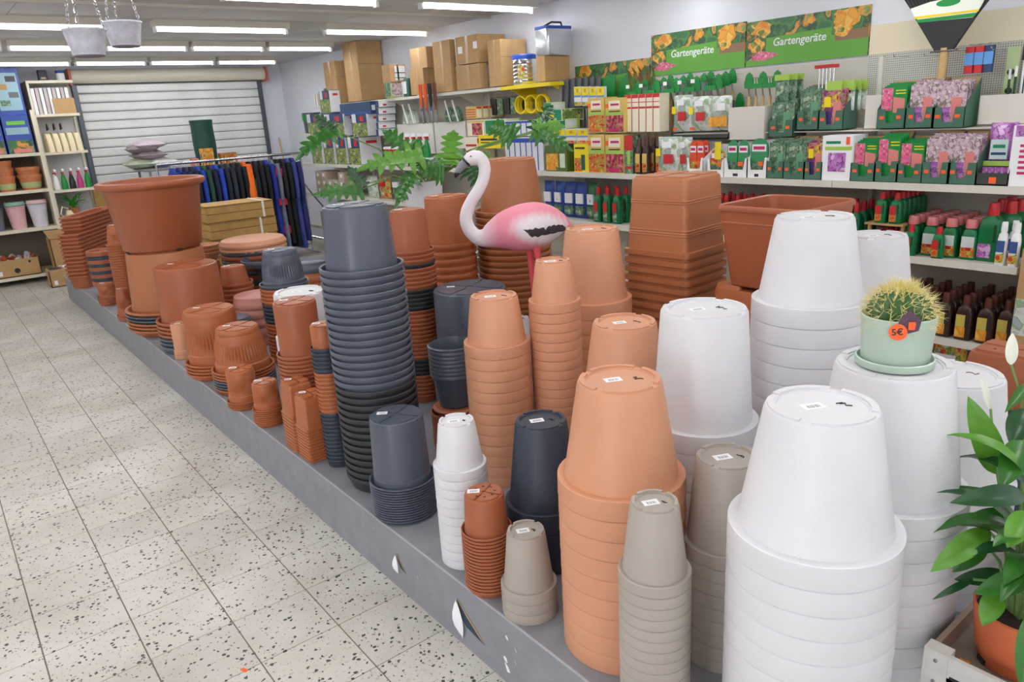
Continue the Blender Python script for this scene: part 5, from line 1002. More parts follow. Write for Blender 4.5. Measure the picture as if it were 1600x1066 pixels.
for i in range(6): hand_tool(2.93-.05*i, 1.59, ['trowel', 'rake'][i % 2], nth(i+1)+' small wooden handled tool above the beige panel', 'tools above the beige panel', -4.30)
for i in range(5):
    t = empty('tool_bag', (2.66-.03*(i % 2), -4.24-.035*i, 1.56), 0, nth(i+1)+' green labelled pack from the front under the nearer banner', 'pack', 'hanging packs under the nearer banner'); MB().pillow(.09, .14, .03, 5, 6).build('bag', P_['leaf'], t); MB().box(-.045, .045, -.004, .016, .13, .165).build('header_card', LIME, t, smooth=False)
for i in range(6):
    t = empty('tool_bag', (2.33-.06*(i % 2), -4.25-.035*i, 1.50), 0, nth(i+1)+' clear pack with lime header from the front, left of the dahlia display', 'pack', 'clear packs with lime header'); MB().pillow(.085, .12, .03, 5, 6).build('bag', P_['silver'], t); MB().box(-.043, .043, -.004, .018, .11, .165).build('header_card', LIME, t, smooth=False)
for i in range(5):
    t = empty('paint_brush', (2.44-.022*i, -4.27, 1.58), 0, nth(i+1)+' steel shafted brush with red back below the nearer banner', 'brush', 'steel shafted brushes'); MB().tube([(0, 0, 0), (0, 0, .16)], .005, 8).build('shaft', CHROME, t); MB().box(-.012, .012, -.03, .04, .16, .178).build('back', REDP, t, smooth=False)
# spades
for i in range(9):
    gr = i >= 7; x = 4.80-.055*i if not gr else (4.33 if i == 7 else 4.12)
    t = empty('spade', (x, -4.32-.018*i, 1.14), 0, ('green spade blade standing up, %s of the two' % ['left', 'right'][i-7]) if gr else nth(i+1)+' grey spade blade from the left in the fan of dark spades', 'spade', None if gr else 'fan of dark spades')
    wd = .1 if not gr else .1
    poly = [(-wd*.8, .46), (wd*.8, .46), (wd, .52), (wd, .66), (-wd, .70)] if i != 8 else [(-wd*.8, .46), (wd*.8, .46), (wd, .54), (wd*.7, .65), (0, .70), (-wd*.8, .64), (-wd, .54)]
    o = MB().prism(poly, 0, .008).build('blade', GREENP if gr else (M('steel_dark', (104, 108, 112), .45, metal=.3) if i else M('steel_light', (140, 138, 134), .5, metal=.3)), t, smooth=False); MB().tube([(0, 0, 0), (0, 0, .48)], .014, 8).build('shaft', WOOD if gr else METAL, t)
for i in range(14):
    t = empty('bamboo_rake', (4.05-.02*i, -4.40, 1.50), 0, nth(i+1)+' thin golden fork in the bunch left of the lettered banners', 'garden fork', 'bunch of golden tined forks'); MB().tube([(0, 0, 0), (0, 0, .24), (.01*(i % 3-1), .02, .33), (.02*(i % 3-1), .06, .37)], [.005, .004, .003, .002], 6).build('rod', M('brass', (150, 118, 66), .4, metal=.6), t)
# hose coils
for i in range(3):
    t = empty('hose_coil', (5.22-.14*i, -4.33, 1.66), 0, 'yellow garden hose coil, %s of three under the yellow shelf' % ['left', 'middle', 'right'][i], 'garden hose')
    for q in range(5): MB().tube([((.075+.004*(q % 2))*math.cos(k*math.pi/12), .016*(q-1.5), .07*math.sin(k*math.pi/12)) for k in range(25)], .009, 8).build('hose_loop', YELLOW, t)
    MB().tube([(0, -.2, .062), (0, .05, .062)], .003, 6).build('hook', CHROME, t)
for i in range(5):
    t = empty('tool_blister', (5.75-.1*i, -4.4, 1.59), 0, nth(i+1)+' blister pack from the left, left of the hose coils', 'pack', 'blister packs left of the hose coils'); MB().rloft([(0, .04, .012, .01), (.14, .042, .012, .01)], 3).build('pack', P_['leaf'] if i % 2 else BLACKP, t); MB().tube([(0, -.12, .15), (0, .03, .15)], .003, 6).build('hook', CHROME, t)
# long handled shears
for i in range(4):
    t = empty('shears', (6.62-.085*i, -4.16, 1.56), 0, ['orange handled shears, leftmost of the hanging group', 'orange handled shears, second of the hanging group', 'black handled shears of the hanging group', 'brown handled shears, rightmost of the hanging group'][i], 'shears')
    c = [M('handle_orange', (232, 100, 40), .4)]*2+[BLACKP, M('handle_brown', (120, 70, 50), .5)]
    for s in (-1, 1): MB().tube([(s*.018, 0, .36), (s*.012, 0, .2), (0, 0, .13)], [.011, .011, .008], 8).build('handle', c[i], t)
    MB().prism([(-.015, .14), (.015, .14), (.024, .06), (0, -.02), (-.024, .06)], -.004, .004).build('blade', METAL, t, smooth=False); MB().lathe([(0, 0), (.014, 0), (.014, .004), (0, .004)], 12).build('emblem', REDP if i % 2 else BLUEP, t, (0, .005, .12)).rotation_euler = (R_(-90), 0, 0)
for i in range(4):
    t = empty('tool_blister', (7.15-.13*i+(-.55 if i > 1 else 0), -4.3, 1.55), 0, ['grey dome shaped pack above the white panels, leftmost', 'grey dome shaped pack above the white panels, second', 'green dome shaped pack above the white panels, third', 'green dome shaped pack above the white panels, rightmost'][i], 'pack')
    MB().prism([(.07*math.cos(k*math.pi/12), .14*math.sin(k*math.pi/12)) for k in range(13)], -.02, .02).build('pack', P_['leaf'] if i > 1 else P_['silver'], t, smooth=False); MB().tube([(-.05, .03, 0), (.03, .03, .2)], .009, 8).build('tube', PAPER, t)
# bucket and cool bag
t = empty('paint_bucket', (5.18, -4.32, 1.821), 0, 'silver ribbed bucket with blue lid on the yellow shelf', 'bucket')
MB().lathe([(0, 0), (.1, 0), (.102, .01)]+sum([[(.102, .02+k*.03), (.105, .027+k*.03), (.102, .034+k*.03)] for k in range(6)], [])+[(.102, .21), (0, .21)], 36).build('body', CHROME, t); MB().lathe([(0, .21), (.108, .205), (.108, .235), (.1, .245), (0, .245)], 36).build('lid', M('lid_blue', (40, 84, 190), .35), t); MB().rloft([(.05, .03, .001, .001), (.16, .03, .001, .001)], 2).build('label', P_['soup'], t, (-.06, .09, 0), R_(30))
t = empty('cool_bag', (4.84, -4.36, 2.026), 0, 'silver quilted cool bag with blue piping and black strap', 'bag')
MB().rloft([(0, .075, .13, .02), (.02, .08, .135, .02), (.2, .08, .135, .02), (.215, .076, .13, .02)], 4).build('bag', M('foil', (206, 210, 214), .25, metal=.8, bump=.6, bscale=25), t); MB().rloft([(.2, .083, .138, .02), (.222, .083, .138, .02)], 4).build('piping', BLUEP, t); MB().tube([(-.0, .1, .222), (-.05, .06, .25), (-.05, -.04, .25), (0, -.1, .222)], .008, 8).build('strap', BLACKP, t)
t = empty('green_pack', (6.98, -4.26, 1.821), 0, 'dark green wrapped pack beside the printed cartons on the top shelf', 'pack'); MB().rloft([(0, .05, .06, .02), (.16, .05, .055, .02), (.18, .04, .05, .02)], 4).build('wrap', M('wrap_green', (40, 84, 70), .4), t); MB().box(-.03, .03, .05, .062, .03, .15).build('label', PAPER, t, smooth=False)
# far left end of the wall shelf
for i, (x, z0, h, wd, m, lab) in enumerate(((9.35, 1.46, .26, .12, 'pot_slate', 'dark grey paint bucket with green label at the far end of the shelf'),)):
    t = empty('paint_bucket', (x, -4.2, 1.50), 0, lab, 'bucket'); MB().lathe([(0, 0), (.1, 0), (.115, .24), (.118, .25), (0, .25)], 28).build('body', MATS[m], t); MB().lathe([(.112, .15), (.1165, .15), (.119, .23), (.112, .23)], 28).build('label', GREENP, t)
sm_ = tag(box('small_shelf', 9.2, 9.6, -4.54, -4.08, 1.47, 1.495, SHELFW), 'small white shelf under the dark grey paint bucket', 'shelf')
for i, (x, w_, h, m, lab) in enumerate(((9.22, .1, .15, PAPER, 'white carton at the far left end of the top shelf'), (9.05, .11, .13, CARD, 'small brown carton beside the white carton far left'), (8.93, .06, .2, P_['leaf'], 'narrow green printed box far left on the top shelf'))):
    t = empty('carton', (x, -4.32, 1.821), 0, lab, 'box'); MB().box(-w_/2, w_/2, -.09, .09, 0, h).build('body', m, t, smooth=False); MB().box(-w_*.1, w_*.1, .0895, .091, 0, h).build('packing_tape', TAPE, t, smooth=False)
sc_ = MB().box(-.075, .075, -.1, .1, 0, .095).mesh('small_carton', M('carton_sand', (190, 172, 150), .7), False)
lb2 = MB().box(-.03, .03, -.0005, .001, .03, .07).mesh('label', PAPER, False)
for lvl, nk in ((.746, 3), (.331, 2)):
    for j in range(5):
        for k in range(nk-(1 if j in (2, 3) and nk == 3 else 0)):
            o = tag(link('small_carton', sc_, None, (9.1-.165*j, -4.17, lvl+.0965*k)), 'sand coloured carton, %s shelf, pile %s, %s from below' % ('middle' if nk == 3 else 'lowest', ['one', 'two', 'three', 'four', 'five'][j], nth(k+1)), 'box', 'small cartons, '+('middle' if nk == 3 else 'lowest')+' shelf'); link('label', lb2, o, (0, .1, 0))
for j in range(5):
    t = empty('sprinkler_pack', (7.9-.3*j, -4.2, .746), 0, 'pale printed pack on the middle shelf behind the philodendron, %s from the left' % ['first', 'second', 'third', 'fourth', 'fifth'][j], 'pack')
    MB().pillow(.24, .25, .1, seed=j+50, wob=.1).build('bag', [P_['silver'], P_['soup'], P_['leaf'], P_['berry'], P_['silver']][j], t); MB().box(-.06, .06, .03, .052, .14, .2).build('label', [PAPER, REDP, PAPER, YP, GRP][j], t, smooth=False)
# ================================================================ BACK OF THE SHOP
# clothes rack with a shelf on top
rc = empty('clothes_rack', (9.2, -3.15, 0), 0, 'chrome clothes rail with work clothes in front of the shutter', 'clothes rack')
MB().tube([(0, .95, 1.27), (0, -.78, 1.27)], .016, 12).build('rail', CHROME, rc)
for y in (.95, -.76):
    MB().tube([(0, y, .03), (0, y, 1.27)], .013, 10).build('post', CHROME, rc); MB().tube([(-.23, y, .03), (.23, y, .03)], .013, 10).build('foot', CHROME, rc)
MB().tube([(0, .95, .12), (0, -.76, .12)], .01, 8).build('cross_bar', CHROME, rc)
for s in (-1, 1): MB().tube([(-.35, -.82, .62), (-.1, -.80, .78), (.1, -.80, .9)] if s > 0 else [(-.35, -.82, .62), (-.35, -.82, .1)], .011, 8).build('brace', CHROME, rc)
CL = [(36, 60, 150), (30, 44, 110), (28, 36, 70), (24, 28, 46), (34, 66, 168), (40, 74, 60), (26, 30, 60), (38, 70, 180), (30, 34, 50), (46, 50, 62), (22, 24, 30), (26, 28, 34), (240, 104, 24), (26, 26, 30), (24, 24, 28), (22, 24, 34), (34, 50, 150), (116, 120, 140), (24, 26, 30), (20, 26, 26), (64, 74, 150), (40, 48, 110)]
clab = ['royal blue', 'navy', 'dark navy', 'black blue', 'bright blue', 'bottle green', 'midnight blue', 'cobalt blue', 'charcoal', 'grey', 'black', 'soft black', 'orange and green', 'long black', 'second long black', 'blue black', 'deep blue', 'grey and red', 'jet black', 'black green', 'slate blue', 'dusk blue']
def garment(i, y, c, lab):
    long_ = i >= 10; t = empty('work_garment', (9.2, y, 1.27), 0, lab+' work garment hanging on the clothes rail', 'garment')
    L = (1.02 if long_ else .78)+.04*(i % 3); m = M('cloth_%d' % i, c, .85, noise=.2, nscale=12); mb = MB(); rows_ = []; seg = 28
    for q in range(13):
        u = q/12; hx = .06+.17*min(1, u*6)+.05*u; hy = .02+.026*min(1, u*5)+.012*u; row = []
        for k in range(seg):
            a = 2*math.pi*k/seg; wv = 1+.16*math.sin(5*a+i)*u; row.append(len(mb.v)); mb.v.append((hx*math.cos(a)*(1+.04*math.sin(7*a+q)*u), hy*math.sin(a)*wv, -.05-L*u))
        rows_.append(row)
    for a, b2 in zip(rows_, rows_[1:]):
        for k in range(seg): mb.f.append((a[k], a[(k+1) % seg], b2[(k+1) % seg], b2[k]))
    mb.f.append(tuple(rows_[0])); mb.f.append(tuple(reversed(rows_[-1]))); mb.build('cloth', m, t, angle=80)
    MB().tube([(0, 0, .016), (.012, 0, .02), (.016, 0, .005), (0, 0, -.02), (0, 0, -.05)], .0025, 6).build('hanger_hook', CHROME, t)
    sl = MB().tube([(-.2, .0, -.1), (-.25, .01, -.3), (-.25, .015, -.52)], [.05, .045, .04], 12); sl.v = [(x, y_*.6, z) for x, y_, z in sl.v]; sl.build('sleeve', m, t)
    if 'orange' in lab: MB().tube([(-.18, .02, -.08), (-.28, .03, -.4), (-.22, .03, -.92)], [.05, .045, .04], 10).build('orange_panel', M('cloth_orange', (244, 112, 30), .8), t); MB().box(-.26, -.1, -.05, -.01, -.75, -.25).build('green_panel', M('cloth_green', (46, 92, 70), .85), t, smooth=False)
    if 'red' in lab:
        for z in (-.15, -.5, -.85): MB().box(-.24, -.1, -.055, .055, z-.09, z).build('red_panel', M('cloth_red', (206, 50, 66), .85), t, smooth=False)
for i, c in enumerate(CL): garment(i, -2.36-i*.068, c, clab[i])
# sacks and bags standing behind the rail
tb = tag(box('storage_table', 9.7, 10.35, -3.4, -2.2, 1.18, 1.2, METAL), 'grey table board behind the clothes rail carrying bags', 'table')
for x in (9.75, 10.3):
    for y in (-3.35, -2.25): MB().box(x-.012, x+.012, y-.012, y+.012, 0, 1.18).build('leg', METAL, tb, smooth=False)
BAGP = M('bag_pinkgrey', (176, 150, 158), .5, noise=.15, nscale=8)
for i, (y, z, r, c, lab) in enumerate(((-2.3, 1.2, 0, (190, 200, 170), 'pale green plastic sack at the bottom of the bag heap'), (-2.6, 1.2, .2, (214, 214, 210), 'white plastic sack at the bottom right of the bag heap'), (-2.45, 1.3, .1, (170, 150, 160), 'pink grey sack, lower of the two striped ones'), (-2.3, 1.38, -.1, (150, 136, 140), 'grey sack with folded end in the bag heap'), (-2.5, 1.42, .25, (206, 190, 200), 'pale pink sack with blue stripe on top of the bag heap'))):
    t = empty('soil_sack', (9.95, y, z), r, lab, 'sack'); o = MB().pillow(.36, .42, .14, seed=i, wob=.12).build('bag', M('sack_%d' % i, c, .5, noise=.1, nscale=10), t, (.2, 0, .06), R_(90)); o.rotation_euler = (R_(90), 0, R_(90))
t = empty('garden_sack', (9.9, -2.98, 1.2), 0, 'dark green pop-up garden waste sack on the table before the shutter', 'sack'); MB().lathe([(0, 0), (.12, 0), (.125, .02), (.135, .25), (.13, .48), (.138, .53), (.132, .54), (.12, .5), (0, .48)], 36).build('sack', M('sack_green', (28, 78, 66), .5, noise=.25, nscale=12, bump=.6, bscale=14), t)
for i, (y, w_, h, lab) in enumerate(((-2.93, .14, .2, 'printed pack with orange fruits in front of the green sack'), (-3.18, .2, .13, 'low printed box of bulbs right of the green sack'), (-2.77, .08, .09, 'small pink box left of the green sack'))):
    t = empty('printed_pack', (9.72, y, 1.2), 0, lab, 'box'); MB().box(-.05, .05, -w_/2, w_/2, 0, h).build('carton', [P_['blossom'], P_['tomato'], PINKCARD][i], t, smooth=False); MB().box(-.0515, -.0495, -w_*.4, w_*.4, h*.1, h*.3).build('label', P_['soup'], t, smooth=False)
tag(MB().tube([(10.7, -4.38, 0), (10.85, -4.33, 1.45)], .014, 8).build('broom_stick', WOOD, None), 'wooden broom stick leaning in the corner beside the shutter', 'stick')
# wooden crates
CRW = M('crate_wood', (190, 150, 84), .65, noise=.15, nscale=10, bump=.2, bscale=40); STRAP = M('strap_white', (236, 232, 220), .5)
for i in range(5):
    z = PZ+.145*i+.003*i; t = empty('wooden_crate', (6.95, -2.25, z), R_(3*(i % 2)-2), 'wooden raised bed crate, %s of the stack behind the giant tub' % ['lowest', 'second', 'middle', 'fourth', 'topmost'][i], 'crate')
    for s in (-1, 1):
        for k in range(2):
            MB().box(-.2, .2, s*.29-.01, s*.29+.01, .072*k+.002, .072*k+.07).build('plank', CRW, t, smooth=False); MB().box(s*.19-.01, s*.19+.01, -.28, .28, .072*k+.002, .072*k+.07).build('plank', CRW, t, smooth=False)
    MB().box(-.2, .2, -.3, .3, .13, .144).build('lid_board', CRW, t, smooth=False)
    MB().box(-.2035, -.2, -.215+.05*(i % 2), -.195+.05*(i % 2), 0, .145).build('strap', STRAP, t, smooth=False); MB().box(-.2, .2, -.215+.05*(i % 2), -.195+.05*(i % 2), .1441, .1465).build('strap', STRAP, t, smooth=False)
# plastic baskets at the end of the wall shelf
BG = M('basket_green', (150, 196, 140), .5)
bk = MB().rloft([(0, .1, .08, .02), (.08, .14, .11, .02), (.085, .15, .12, .02), (.08, .135, .105, .02), (.006, .095, .075, .02)], 4).mesh('basket', BG)
for i in range(9): tag(link('basket', bk, None, (7.4, -3.75, .04*i)), nth(i+1)+' pale green basket from the bottom of the pile beside the shelf', 'basket', 'nested pale green baskets')
# ---------------------------------------------------------------- left shelf units
SB = M('shelf_cream', (226, 216, 194), .5); SBK = M('shelf_taupe_back', (134, 120, 106), .7)
u1 = empty('shelf_unit', (10.6, -.55, 0), 0, 'cream shelf unit with taupe back at the left end wall', 'shelf')
def pt(n, x0, x1, y0, y1, z0, z1, m, par): q = par.location; return MB().box(x0-q.x, x1-q.x, y0-q.y, y1-q.y, z0, z1).build(n, m, par, smooth=False)
for z in (.10, .635, 1.07, 1.48): pt('shelf_board', 10.3, 10.93, -1.24, .3, z-.035, z, SB, u1)
pt('back_panel', 10.93, 10.95, -1.24, .3, 0, 2.0, SBK, u1)
for y in (-1.275, .3): pt('upright', 10.3, 10.93, y, y+.035, 0, 1.95, SB, u1)
u2 = empty('shelf_unit', (10.65, -1.53, 0), 0, 'narrow cream shelf unit beside the roller shutter', 'shelf')
for z in (.6, 1.03, 1.47, 1.9, 2.27): pt('shelf_board', 10.4, 10.9, -1.755, -1.303, z-.03, z, SB, u2)
for y in (-1.303, -1.78): pt('upright', 10.4 if y > -1.5 else 10.86, 10.9, y-.0, y+.025, 0, 2.27, SB, u2)
pt('back_panel', 10.9, 10.915, -1.78, -1.28, 0, 2.27, WHITE, u2)
def cyl_pot(x, y, z, R, h, m, lab, group=None, bands=None, cat='flower pot'):
    o = tag(MB().lathe([(0, 0), (R*.72, 0), (R*.74, .004), (R*.93, h*.8), (R, h*.81), (R, h), (R*.93, h), (R*.9, h*.8), (R*.7, .01), (0, .01)], 28).build('flower_pot', m, None, (x, y, z)), lab, cat, group)
    if bands: MB().lathe([(R*.76, h*.12), (R*.775, h*.12), (R*.88, h*.5), (R*.86, h*.5)], 28).build('glaze_band', bands, o)
    return o
CLAY = M('clay', (204, 126, 82), .6, noise=.1, nscale=20); GLZ = M('glaze_green', (176, 190, 132), .4)
for i, y in enumerate((-1.10, -.86, -.63, -.40)):
    for k in range(3 if i else 2): cyl_pot(10.45, y, 1.071+.085*k, .125 if i == 0 else .1, .17, CLAY, '%s clay pot from below in the %s pile on the left shelf' % (nth(k+1), ['widest', 'second', 'third', 'leftmost'][i]), 'clay pots on the left shelf, pile %s' % ['widest', 'second', 'third', 'leftmost'][i], GLZ if k == 0 or i == 0 else None)
for y, m, lab in ((-1.1, M('bucket_lilac', (216, 214, 226), .4), 'pale lilac bucket on the left shelf'), (-.88, M('bucket_pink', (226, 178, 178), .4), 'pink bucket on the left shelf'), (-.66, M('bucket_grey', (104, 110, 122), .4), 'blue grey bucket with round white sticker on the left shelf'), (-.44, M('bucket_grey', (104, 110, 122), .4), 'second blue grey bucket at the frame edge of the left shelf')):
    t = empty('bucket', (10.45, y, .636), 0, lab, 'bucket'); MB().lathe([(0, 0), (.075, 0), (.1, .25), (.106, .252), (.106, .262), (.098, .262), (.072, .01), (0, .01)], 28).build('body', m, t); MB().lathe([(0, .255), (.095, .262), (.11, .275), (.1, .31), (0, .312)], 28).build('contents', [M('rim_mint', (150, 190, 176), .4), M('petal_pink', (232, 196, 200), .5)][1 if 'lilac' in lab else 0] if 'grey' not in lab else DARKM, t)
    if 'sticker' in lab: MB().lathe([(0, 0), (.03, 0), (.03, .001), (0, .001)], 20).build('sticker', PAPER, t, (-.09, 0, .13)).rotation_euler = (0, R_(-84), 0)
# blue power-tool boxes
for i, (y, z, h, lab) in enumerate(((-1.08, 1.481, .42, 'lower blue tool carton beside the upright of the left shelf'), (-1.08, 1.903, .5, 'upper tall blue tool carton with product pictures on the left shelf'), (-.80, 1.481, .42, 'lower blue tool carton at the left frame edge'), (-.80, 1.903, .48, 'upper blue tool carton at the left frame edge'))):
    t = empty('tool_carton', (10.5, y, z), 0, lab, 'box'); MB().box(-.16, .16, -.13, .13, 0, h).build('carton', M('tool_blue', (56, 84, 170), .4), t, smooth=False)
    if h > .45:
        MB().box(-.1615, -.1595, -.11, .11, .05, h*.9).build('pale_field', M('tool_pale', (150, 186, 200), .4), t, smooth=False)
        for k in range(4): MB().box(-.163, -.161, (-.095 if k % 2 else .0), (.0 if k % 2 else .095), h*(.2+.17*k), h*(.32+.17*k)).build('product_picture', [P_['leaf'], DARKM, CARD, BLACKP][k], t, smooth=False)
    else:
        MB().box(-.1615, -.1595, -.12, .12, .0, h*.35).build('picture', P_['garden'], t, smooth=False); MB().box(-.163, -.161, -.09, .09, h*.75, h*.85).build('title_field', M('title_green', (120, 200, 70), .4), t, smooth=False); MB().box(-.164, -.1615, -.1, .08, .01, h*.12).build('price_card', PINKCARD, t, smooth=False); MB().box(-.163, -.161, -.11, .11, h*.5, h*.68).build('pale_field', M('tool_pale', (150, 186, 200), .4), t, smooth=False)
# open cartons with clay shards
def heap(t, w_, d_, z, n, seed, s=.05):
    rnd = random.Random(seed)
    for k in range(n):
        a = rnd.uniform(0, 3.1); c_ = [M('clay_shard', (196, 92, 54), .6), M('clay_shard2', (168, 76, 48), .6), M('clay_pale', (214, 206, 206), .6)][k % 3 if k % 5 else 2]
        o = MB().lathe([(0, 0), (s*.5, 0), (s*.72, s), (s*.6, s), (s*.4, .01), (0, .01)], 12).build('clay_figure', c_, t, (rnd.uniform(-d_, d_), rnd.uniform(-w_, w_), z+rnd.uniform(-.01, .05)), a); o.rotation_euler = (rnd.uniform(-1.2, 1.2), rnd.uniform(-1.2, 1.2), a)
def open_box(x, y, z, hx, hy, h, lab, n, seed, hole=False):
    t = empty('open_carton', (x, y, z), 0, lab, 'box'); MB().box(-hx, hx, -hy, hy, 0, .01).box(-hx, -hx+.008, -hy, hy, 0, h).box(hx-.008, hx, -hy, hy, 0, h).box(-hx, hx, -hy, -hy+.008, 0, h).box(-hx, hx, hy-.008, hy, 0, h).build('carton', CARD, t, smooth=False)
    if n: heap(t, hy*.75, hx*.75, h-.05, n, seed)
    if hole:
        for yy, zz, r in ((-.02, .07, .03), (-.16, .16, .014), (.15, .16, .014)): o = MB().lathe([(0, 0), (r, 0), (r, .001), (0, .001)], 20).build('hand_hole', BLACKP, t, (-hx, yy, zz)); o.rotation_euler = (0, R_(-90), 0)
    MB().box(-hx-.0012, -hx+.0005, hy*.5, hy*.75, h*.15, h*.4).build('sticker', PAPER, t, smooth=False)
    return t
open_box(10.5, -.72, .101, .17, .26, .2, 'open banana carton of clay figures on the lowest left shelf', 26, 3, True)
t = open_box(10.13, -1.21, .0, .13, .12, .52, 'tall open carton of clay figures beside the left shelf', 18, 4); MB().prism([(-.12, .52), (.12, .52), (.16, .62), (-.1, .62)], -.15, -.142, 'x').build('flap', CARD, t, smooth=False)
t = open_box(9.86, -1.12, .0, .12, .14, .19, 'low closed carton on the floor at the end of the platform', 0, 5); MB().box(-.12, .12, -.14, .14, .1901, .196).build('lid', CARD, t, smooth=False); MB().tube([(0, -.1, .205), (0, -.02, .205)], .018, 14).build('paper_roll', PAPER, t); MB().box(-.08, .08, 0, .12, .192, .2).build('folded_sheet', DARKM, t, smooth=False)
# narrow unit goods
for i in range(5):
    t = empty('watering_can', (10.5, -1.38-.075*i, 1.471), R_(8), nth(i+1)+' cream watering can from the left on the narrow shelf', 'watering can', 'cream watering cans'); MB().rloft([(0, .09, .032, .02), (.1, .08, .032, .02), (.2, .045, .028, .015), (.21, .03, .025, .01)], 4).build('body', M('can_cream', (236, 224, 186), .4), t); MB().tube([(.08, 0, .06), (.14, 0, .16), (.12, 0, .22), (.04, 0, .2)], .009, 8).build('handle', M('can_cream', (236, 224, 186), .4), t)
for i in range(3): tag(MB().tube([(.0+.05*math.cos(k*.33+.2), 0, .0+.09*math.sin(k*.33+.2)) for k in range(9)], .008, 8).build('black_hook', BLACKP, None, (10.5, -1.40-.07*i, 1.70)), 'black curved handle above the cream watering cans, %s' % ['left', 'middle', 'right'][i], 'handle')
for i in range(5): sprayer(10.5, -1.36-.085*i, 1.031, [PAPER, GREENP, BLACKP, M('bottle_magenta', (196, 60, 130), .4), GREENP][i], '%s spray bottle on the narrow shelf' % ['white', 'leftmost green', 'black', 'magenta', 'rightmost green'][i])
for i in range(9): tag(MB().box(-.1, .1, -.017, .017, 0, .29).build('folder', [PAPER, M('folder_grey', (196, 186, 184), .5)][i % 2], None, (10.55, -1.33-.043*i, 1.901), smooth=False), nth(i+1)+' upright folder from the left on the narrow shelf', 'folder', 'white folders')
t = empty('carton', (10.47, -1.62, 1.901), 0, 'small brown carton in front of the white folders', 'box'); MB().box(-.06, -.02, -.11, .11, 0, .17).build('carton', CARD, t, smooth=False); MB().box(-.0612, -.0595, -.03, .03, .08, .12).build('sticker', TAPE, t, smooth=False)
t = empty('carton', (10.78, -1.06, 1.96), 0, 'brown carton lying behind the tall blue tool carton', 'box'); MB().box(-.1, .1, -.16, .1, 0, .38).build('carton', CARD, t, smooth=False); MB().box(-.101, -.0995, -.04, -.01, 0, .38).build('packing_tape', TAPE, t, smooth=False)
t = empty('wall_speaker', (10.7, -1.50, 2.271), 0, 'small black device on top of the narrow shelf', 'device'); MB().rloft([(0, .05, .05, .01), (.13, .05, .045, .01)], 3).build('case', BLACKP, t); MB().box(-.052, -.05, -.025, .025, .03, .05).build('label', TAPE, t, smooth=False)
t = empty('tin_can', (10.65, -1.68, 2.271), 0, 'white can with blue lid on top of the narrow shelf', 'can'); MB().lathe([(0, 0), (.045, 0), (.045, .09), (0, .09)], 20).build('can', PAPER, t); MB().lathe([(0, .09), (.048, .09), (.048, .12), (0, .125)], 20).build('lid', BLUEP, t)
t = empty('watering_can', (10.5, -1.42, .601), R_(10), 'cream watering can with big loop handle on the low narrow shelf', 'watering can'); MB().rloft([(0, .07, .06, .03), (.12, .06, .05, .03), (.18, .03, .03, .02)], 4).build('body', M('can_cream', (236, 224, 186), .4), t); MB().tube([(-.05, .05, .05), (-.06, .11, .15), (-.03, .07, .23), (0, 0, .2)], .009, 8).build('handle', M('can_cream', (236, 224, 186), .4), t)
for i in range(3): tag(MB().rloft([(0, .09, .13, .03), (.03, .1, .14, .03), (.035, .08, .12, .02)], 4).build('clay_dish', CLAY, None, (10.55, -1.60, .601+.036*i)), 'oblong clay dish on the low narrow shelf, %s' % ['lowest', 'middle', 'topmost'][i], 'dish')
t = empty('fern', (10.62, -1.50, .71), 0, 'bright green fern on the low narrow shelf', 'potted plant')
MB().lathe([(0, 0), (.05, 0), (.06, .09), (.055, .09), (0, .085)], 20).build('pot', CLAY, t)
for i in range(14): a = i*.45; leaf(t.location+Vector((.01*math.cos(a), .01*math.sin(a), .09)), t.location+Vector((.2*math.cos(a)-.05, .17*math.sin(a), .16+.05*(i % 3))), .06, M('fern_green', (60, 176, 60), .5), t, name='frond', lobes=6, droop=.2)
for i in range(2): tag(MB().box(-.012, .012, -.06, .06, 0, 1.0).build('wooden_board', CRW, None, (10.88+.03*i-.1, -1.83-.0*i-.06*i, .0), smooth=False), 'upright wooden board leaning beside the shutter rail, %s' % ['front', 'rear'][i], 'board')
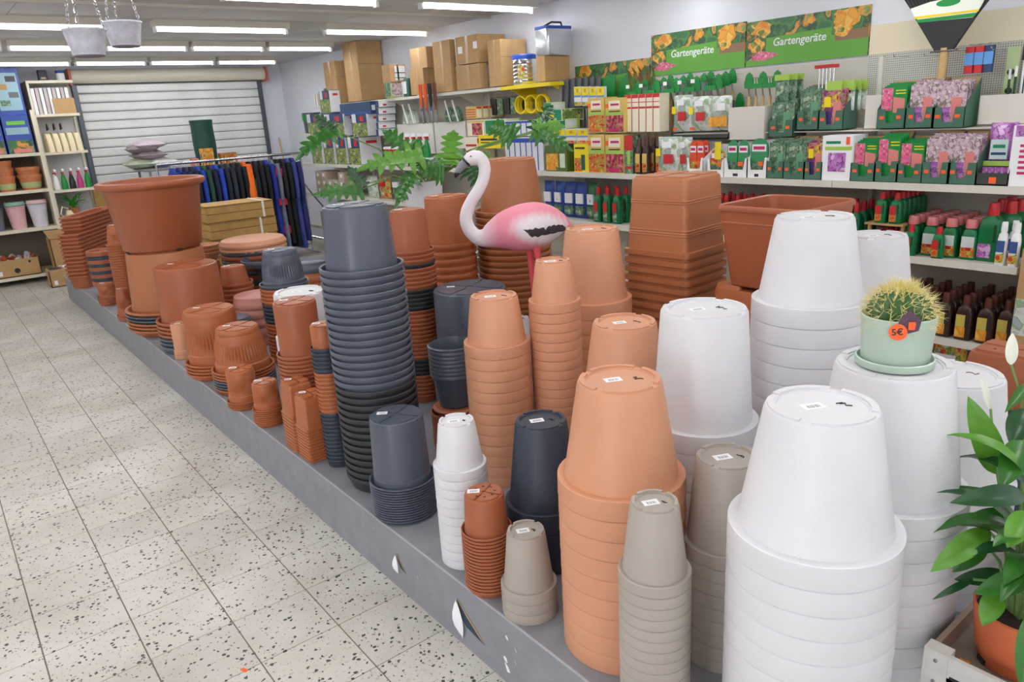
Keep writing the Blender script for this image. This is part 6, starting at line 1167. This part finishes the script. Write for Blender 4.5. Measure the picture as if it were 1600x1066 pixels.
# ---------------------------------------------------------------- hanging baskets
def zinc():
    return M('zinc', (206, 204, 214), .5, metal=.15, noise=.2, nscale=30)
def basket(x, y, zt, lab, nch):
    t = empty('hanging_pot', (x, y, zt), 0, lab, 'hanging pot'); R0, R1, h = .076, .057, .092; n = 160; mb = MB(); rws = []
    for q in range(49):
        u = q/48; row = []
        for k in range(n):
            a = 2*math.pi*k/n; ph_ = (k/n*6) % 1; zig = abs(ph_-.5)*2; fr = (u*7+zig*5) % 1; rr = (R0+(R1-R0)*u)*(1-(.03 if fr < .4 else 0)*(0 if u < .05 or u > .95 else 1)); row.append(len(mb.v)); mb.v.append((rr*math.cos(a), rr*math.sin(a), -h*u))
        rws.append(row)
    for a, b2 in zip(rws, rws[1:]):
        for k in range(n): mb.f.append((a[k], a[(k+1) % n], b2[(k+1) % n], b2[k]))
    mb.f.append(tuple(rws[-1])); mb.build('bowl', zinc(), t, angle=50); MB().lathe([(R0-.004, -.004), (R0+.003, -.004), (R0+.003, .003), (R0-.004, .003)], 48).build('rim', zinc(), t); MB().lathe([(0, -h-.004), (R1*.96, -h-.004), (R1*.96, -h+.002), (0, -h+.002)], 40).build('base', M('zinc_dark', (120, 118, 124), .6, metal=.3), t)
    top = Vector((.0, 0, ZC-zt))
    for k in range(3):
        a = R_(120*k+35); p0 = Vector((R0*.97*math.cos(a), R0*.97*math.sin(a), 0)); L = (top-p0).length; nl = int(L/.017); c = MB()
        for j in range(nl):
            p = p0+(top-p0)*(j+.5)/nl; d = (top-p0).normalized(); sd = d.orthogonal().normalized(); bn = d.cross(sd); e = sd if j % 2 else bn
            c.tube([tuple(p+d*.0105*math.cos(w_)+e*.0055*math.sin(w_)) for w_ in (0, 1.05, 2.1, 3.14, 4.19, 5.24, 6.28)], .0016, 5, False)
        c.build('chain', CHROME, t)
    MB().tube([(0, 0, ZC-zt-.02), (0, 0, ZC-zt)], .006, 8).build('ceiling_hook', CHROME, t)
basket(3.42, -.655, 2.0, 'zinc hanging pot with leaf relief, left and lower of the two', 3)
basket(3.62, -.84, 2.055, 'zinc hanging pot with leaf relief, right and higher of the two', 3)
# cardboard and newspapers at the right end of the shelf
t = empty('carton', (1.12, -4.2, .33), 0, 'brown carton standing at the right end of the wall shelf', 'box'); MB().box(-.09, .09, -.2, .2, 0, .52).build('carton', CARD, t, smooth=False); MB().box(-.09, .09, .2, .2015, .1, .28).build('news_print', P_['silver'], t, smooth=False)
tag(box('end_table', .95, 1.23, -4.5, -4.0, .3, .33, WOOD), 'wooden board under the carton at the end of the wall shelf', 'board')
for x in (.97, 1.21):
    for y in (-4.48, -4.02): MB().box(x-.015-1.09, x+.015-1.09, y-.015+4.25, y+.015+4.25, 0, .3)
for i, (x, c, lab) in enumerate(((1.75, P_['blossom'], 'yellow soil bag at the bottom of the shelf, left'), (1.55, P_['soup'], 'yellow soil bag at the bottom of the shelf, right'), (1.35, P_['purple'], 'violet soil bag at the bottom of the shelf'))):
    t = empty('soil_bag', (x, -4.22, .091), 0, lab, 'bag'); MB().pillow(.17, .2, .12, seed=i+70, wob=.1).build('bag', c, t); MB().box(-.05, .05, .05, .062, .06, .12).build('label', PAPER, t, smooth=False)
tag(MB().box(-.012, .012, -.006, .006, 0, .001).build('orange_scrap', ORANGE_TAG, None, (2.05, -.46, .0003), .4, smooth=False), 'tiny orange paper scrap on the terrazzo floor', 'scrap')
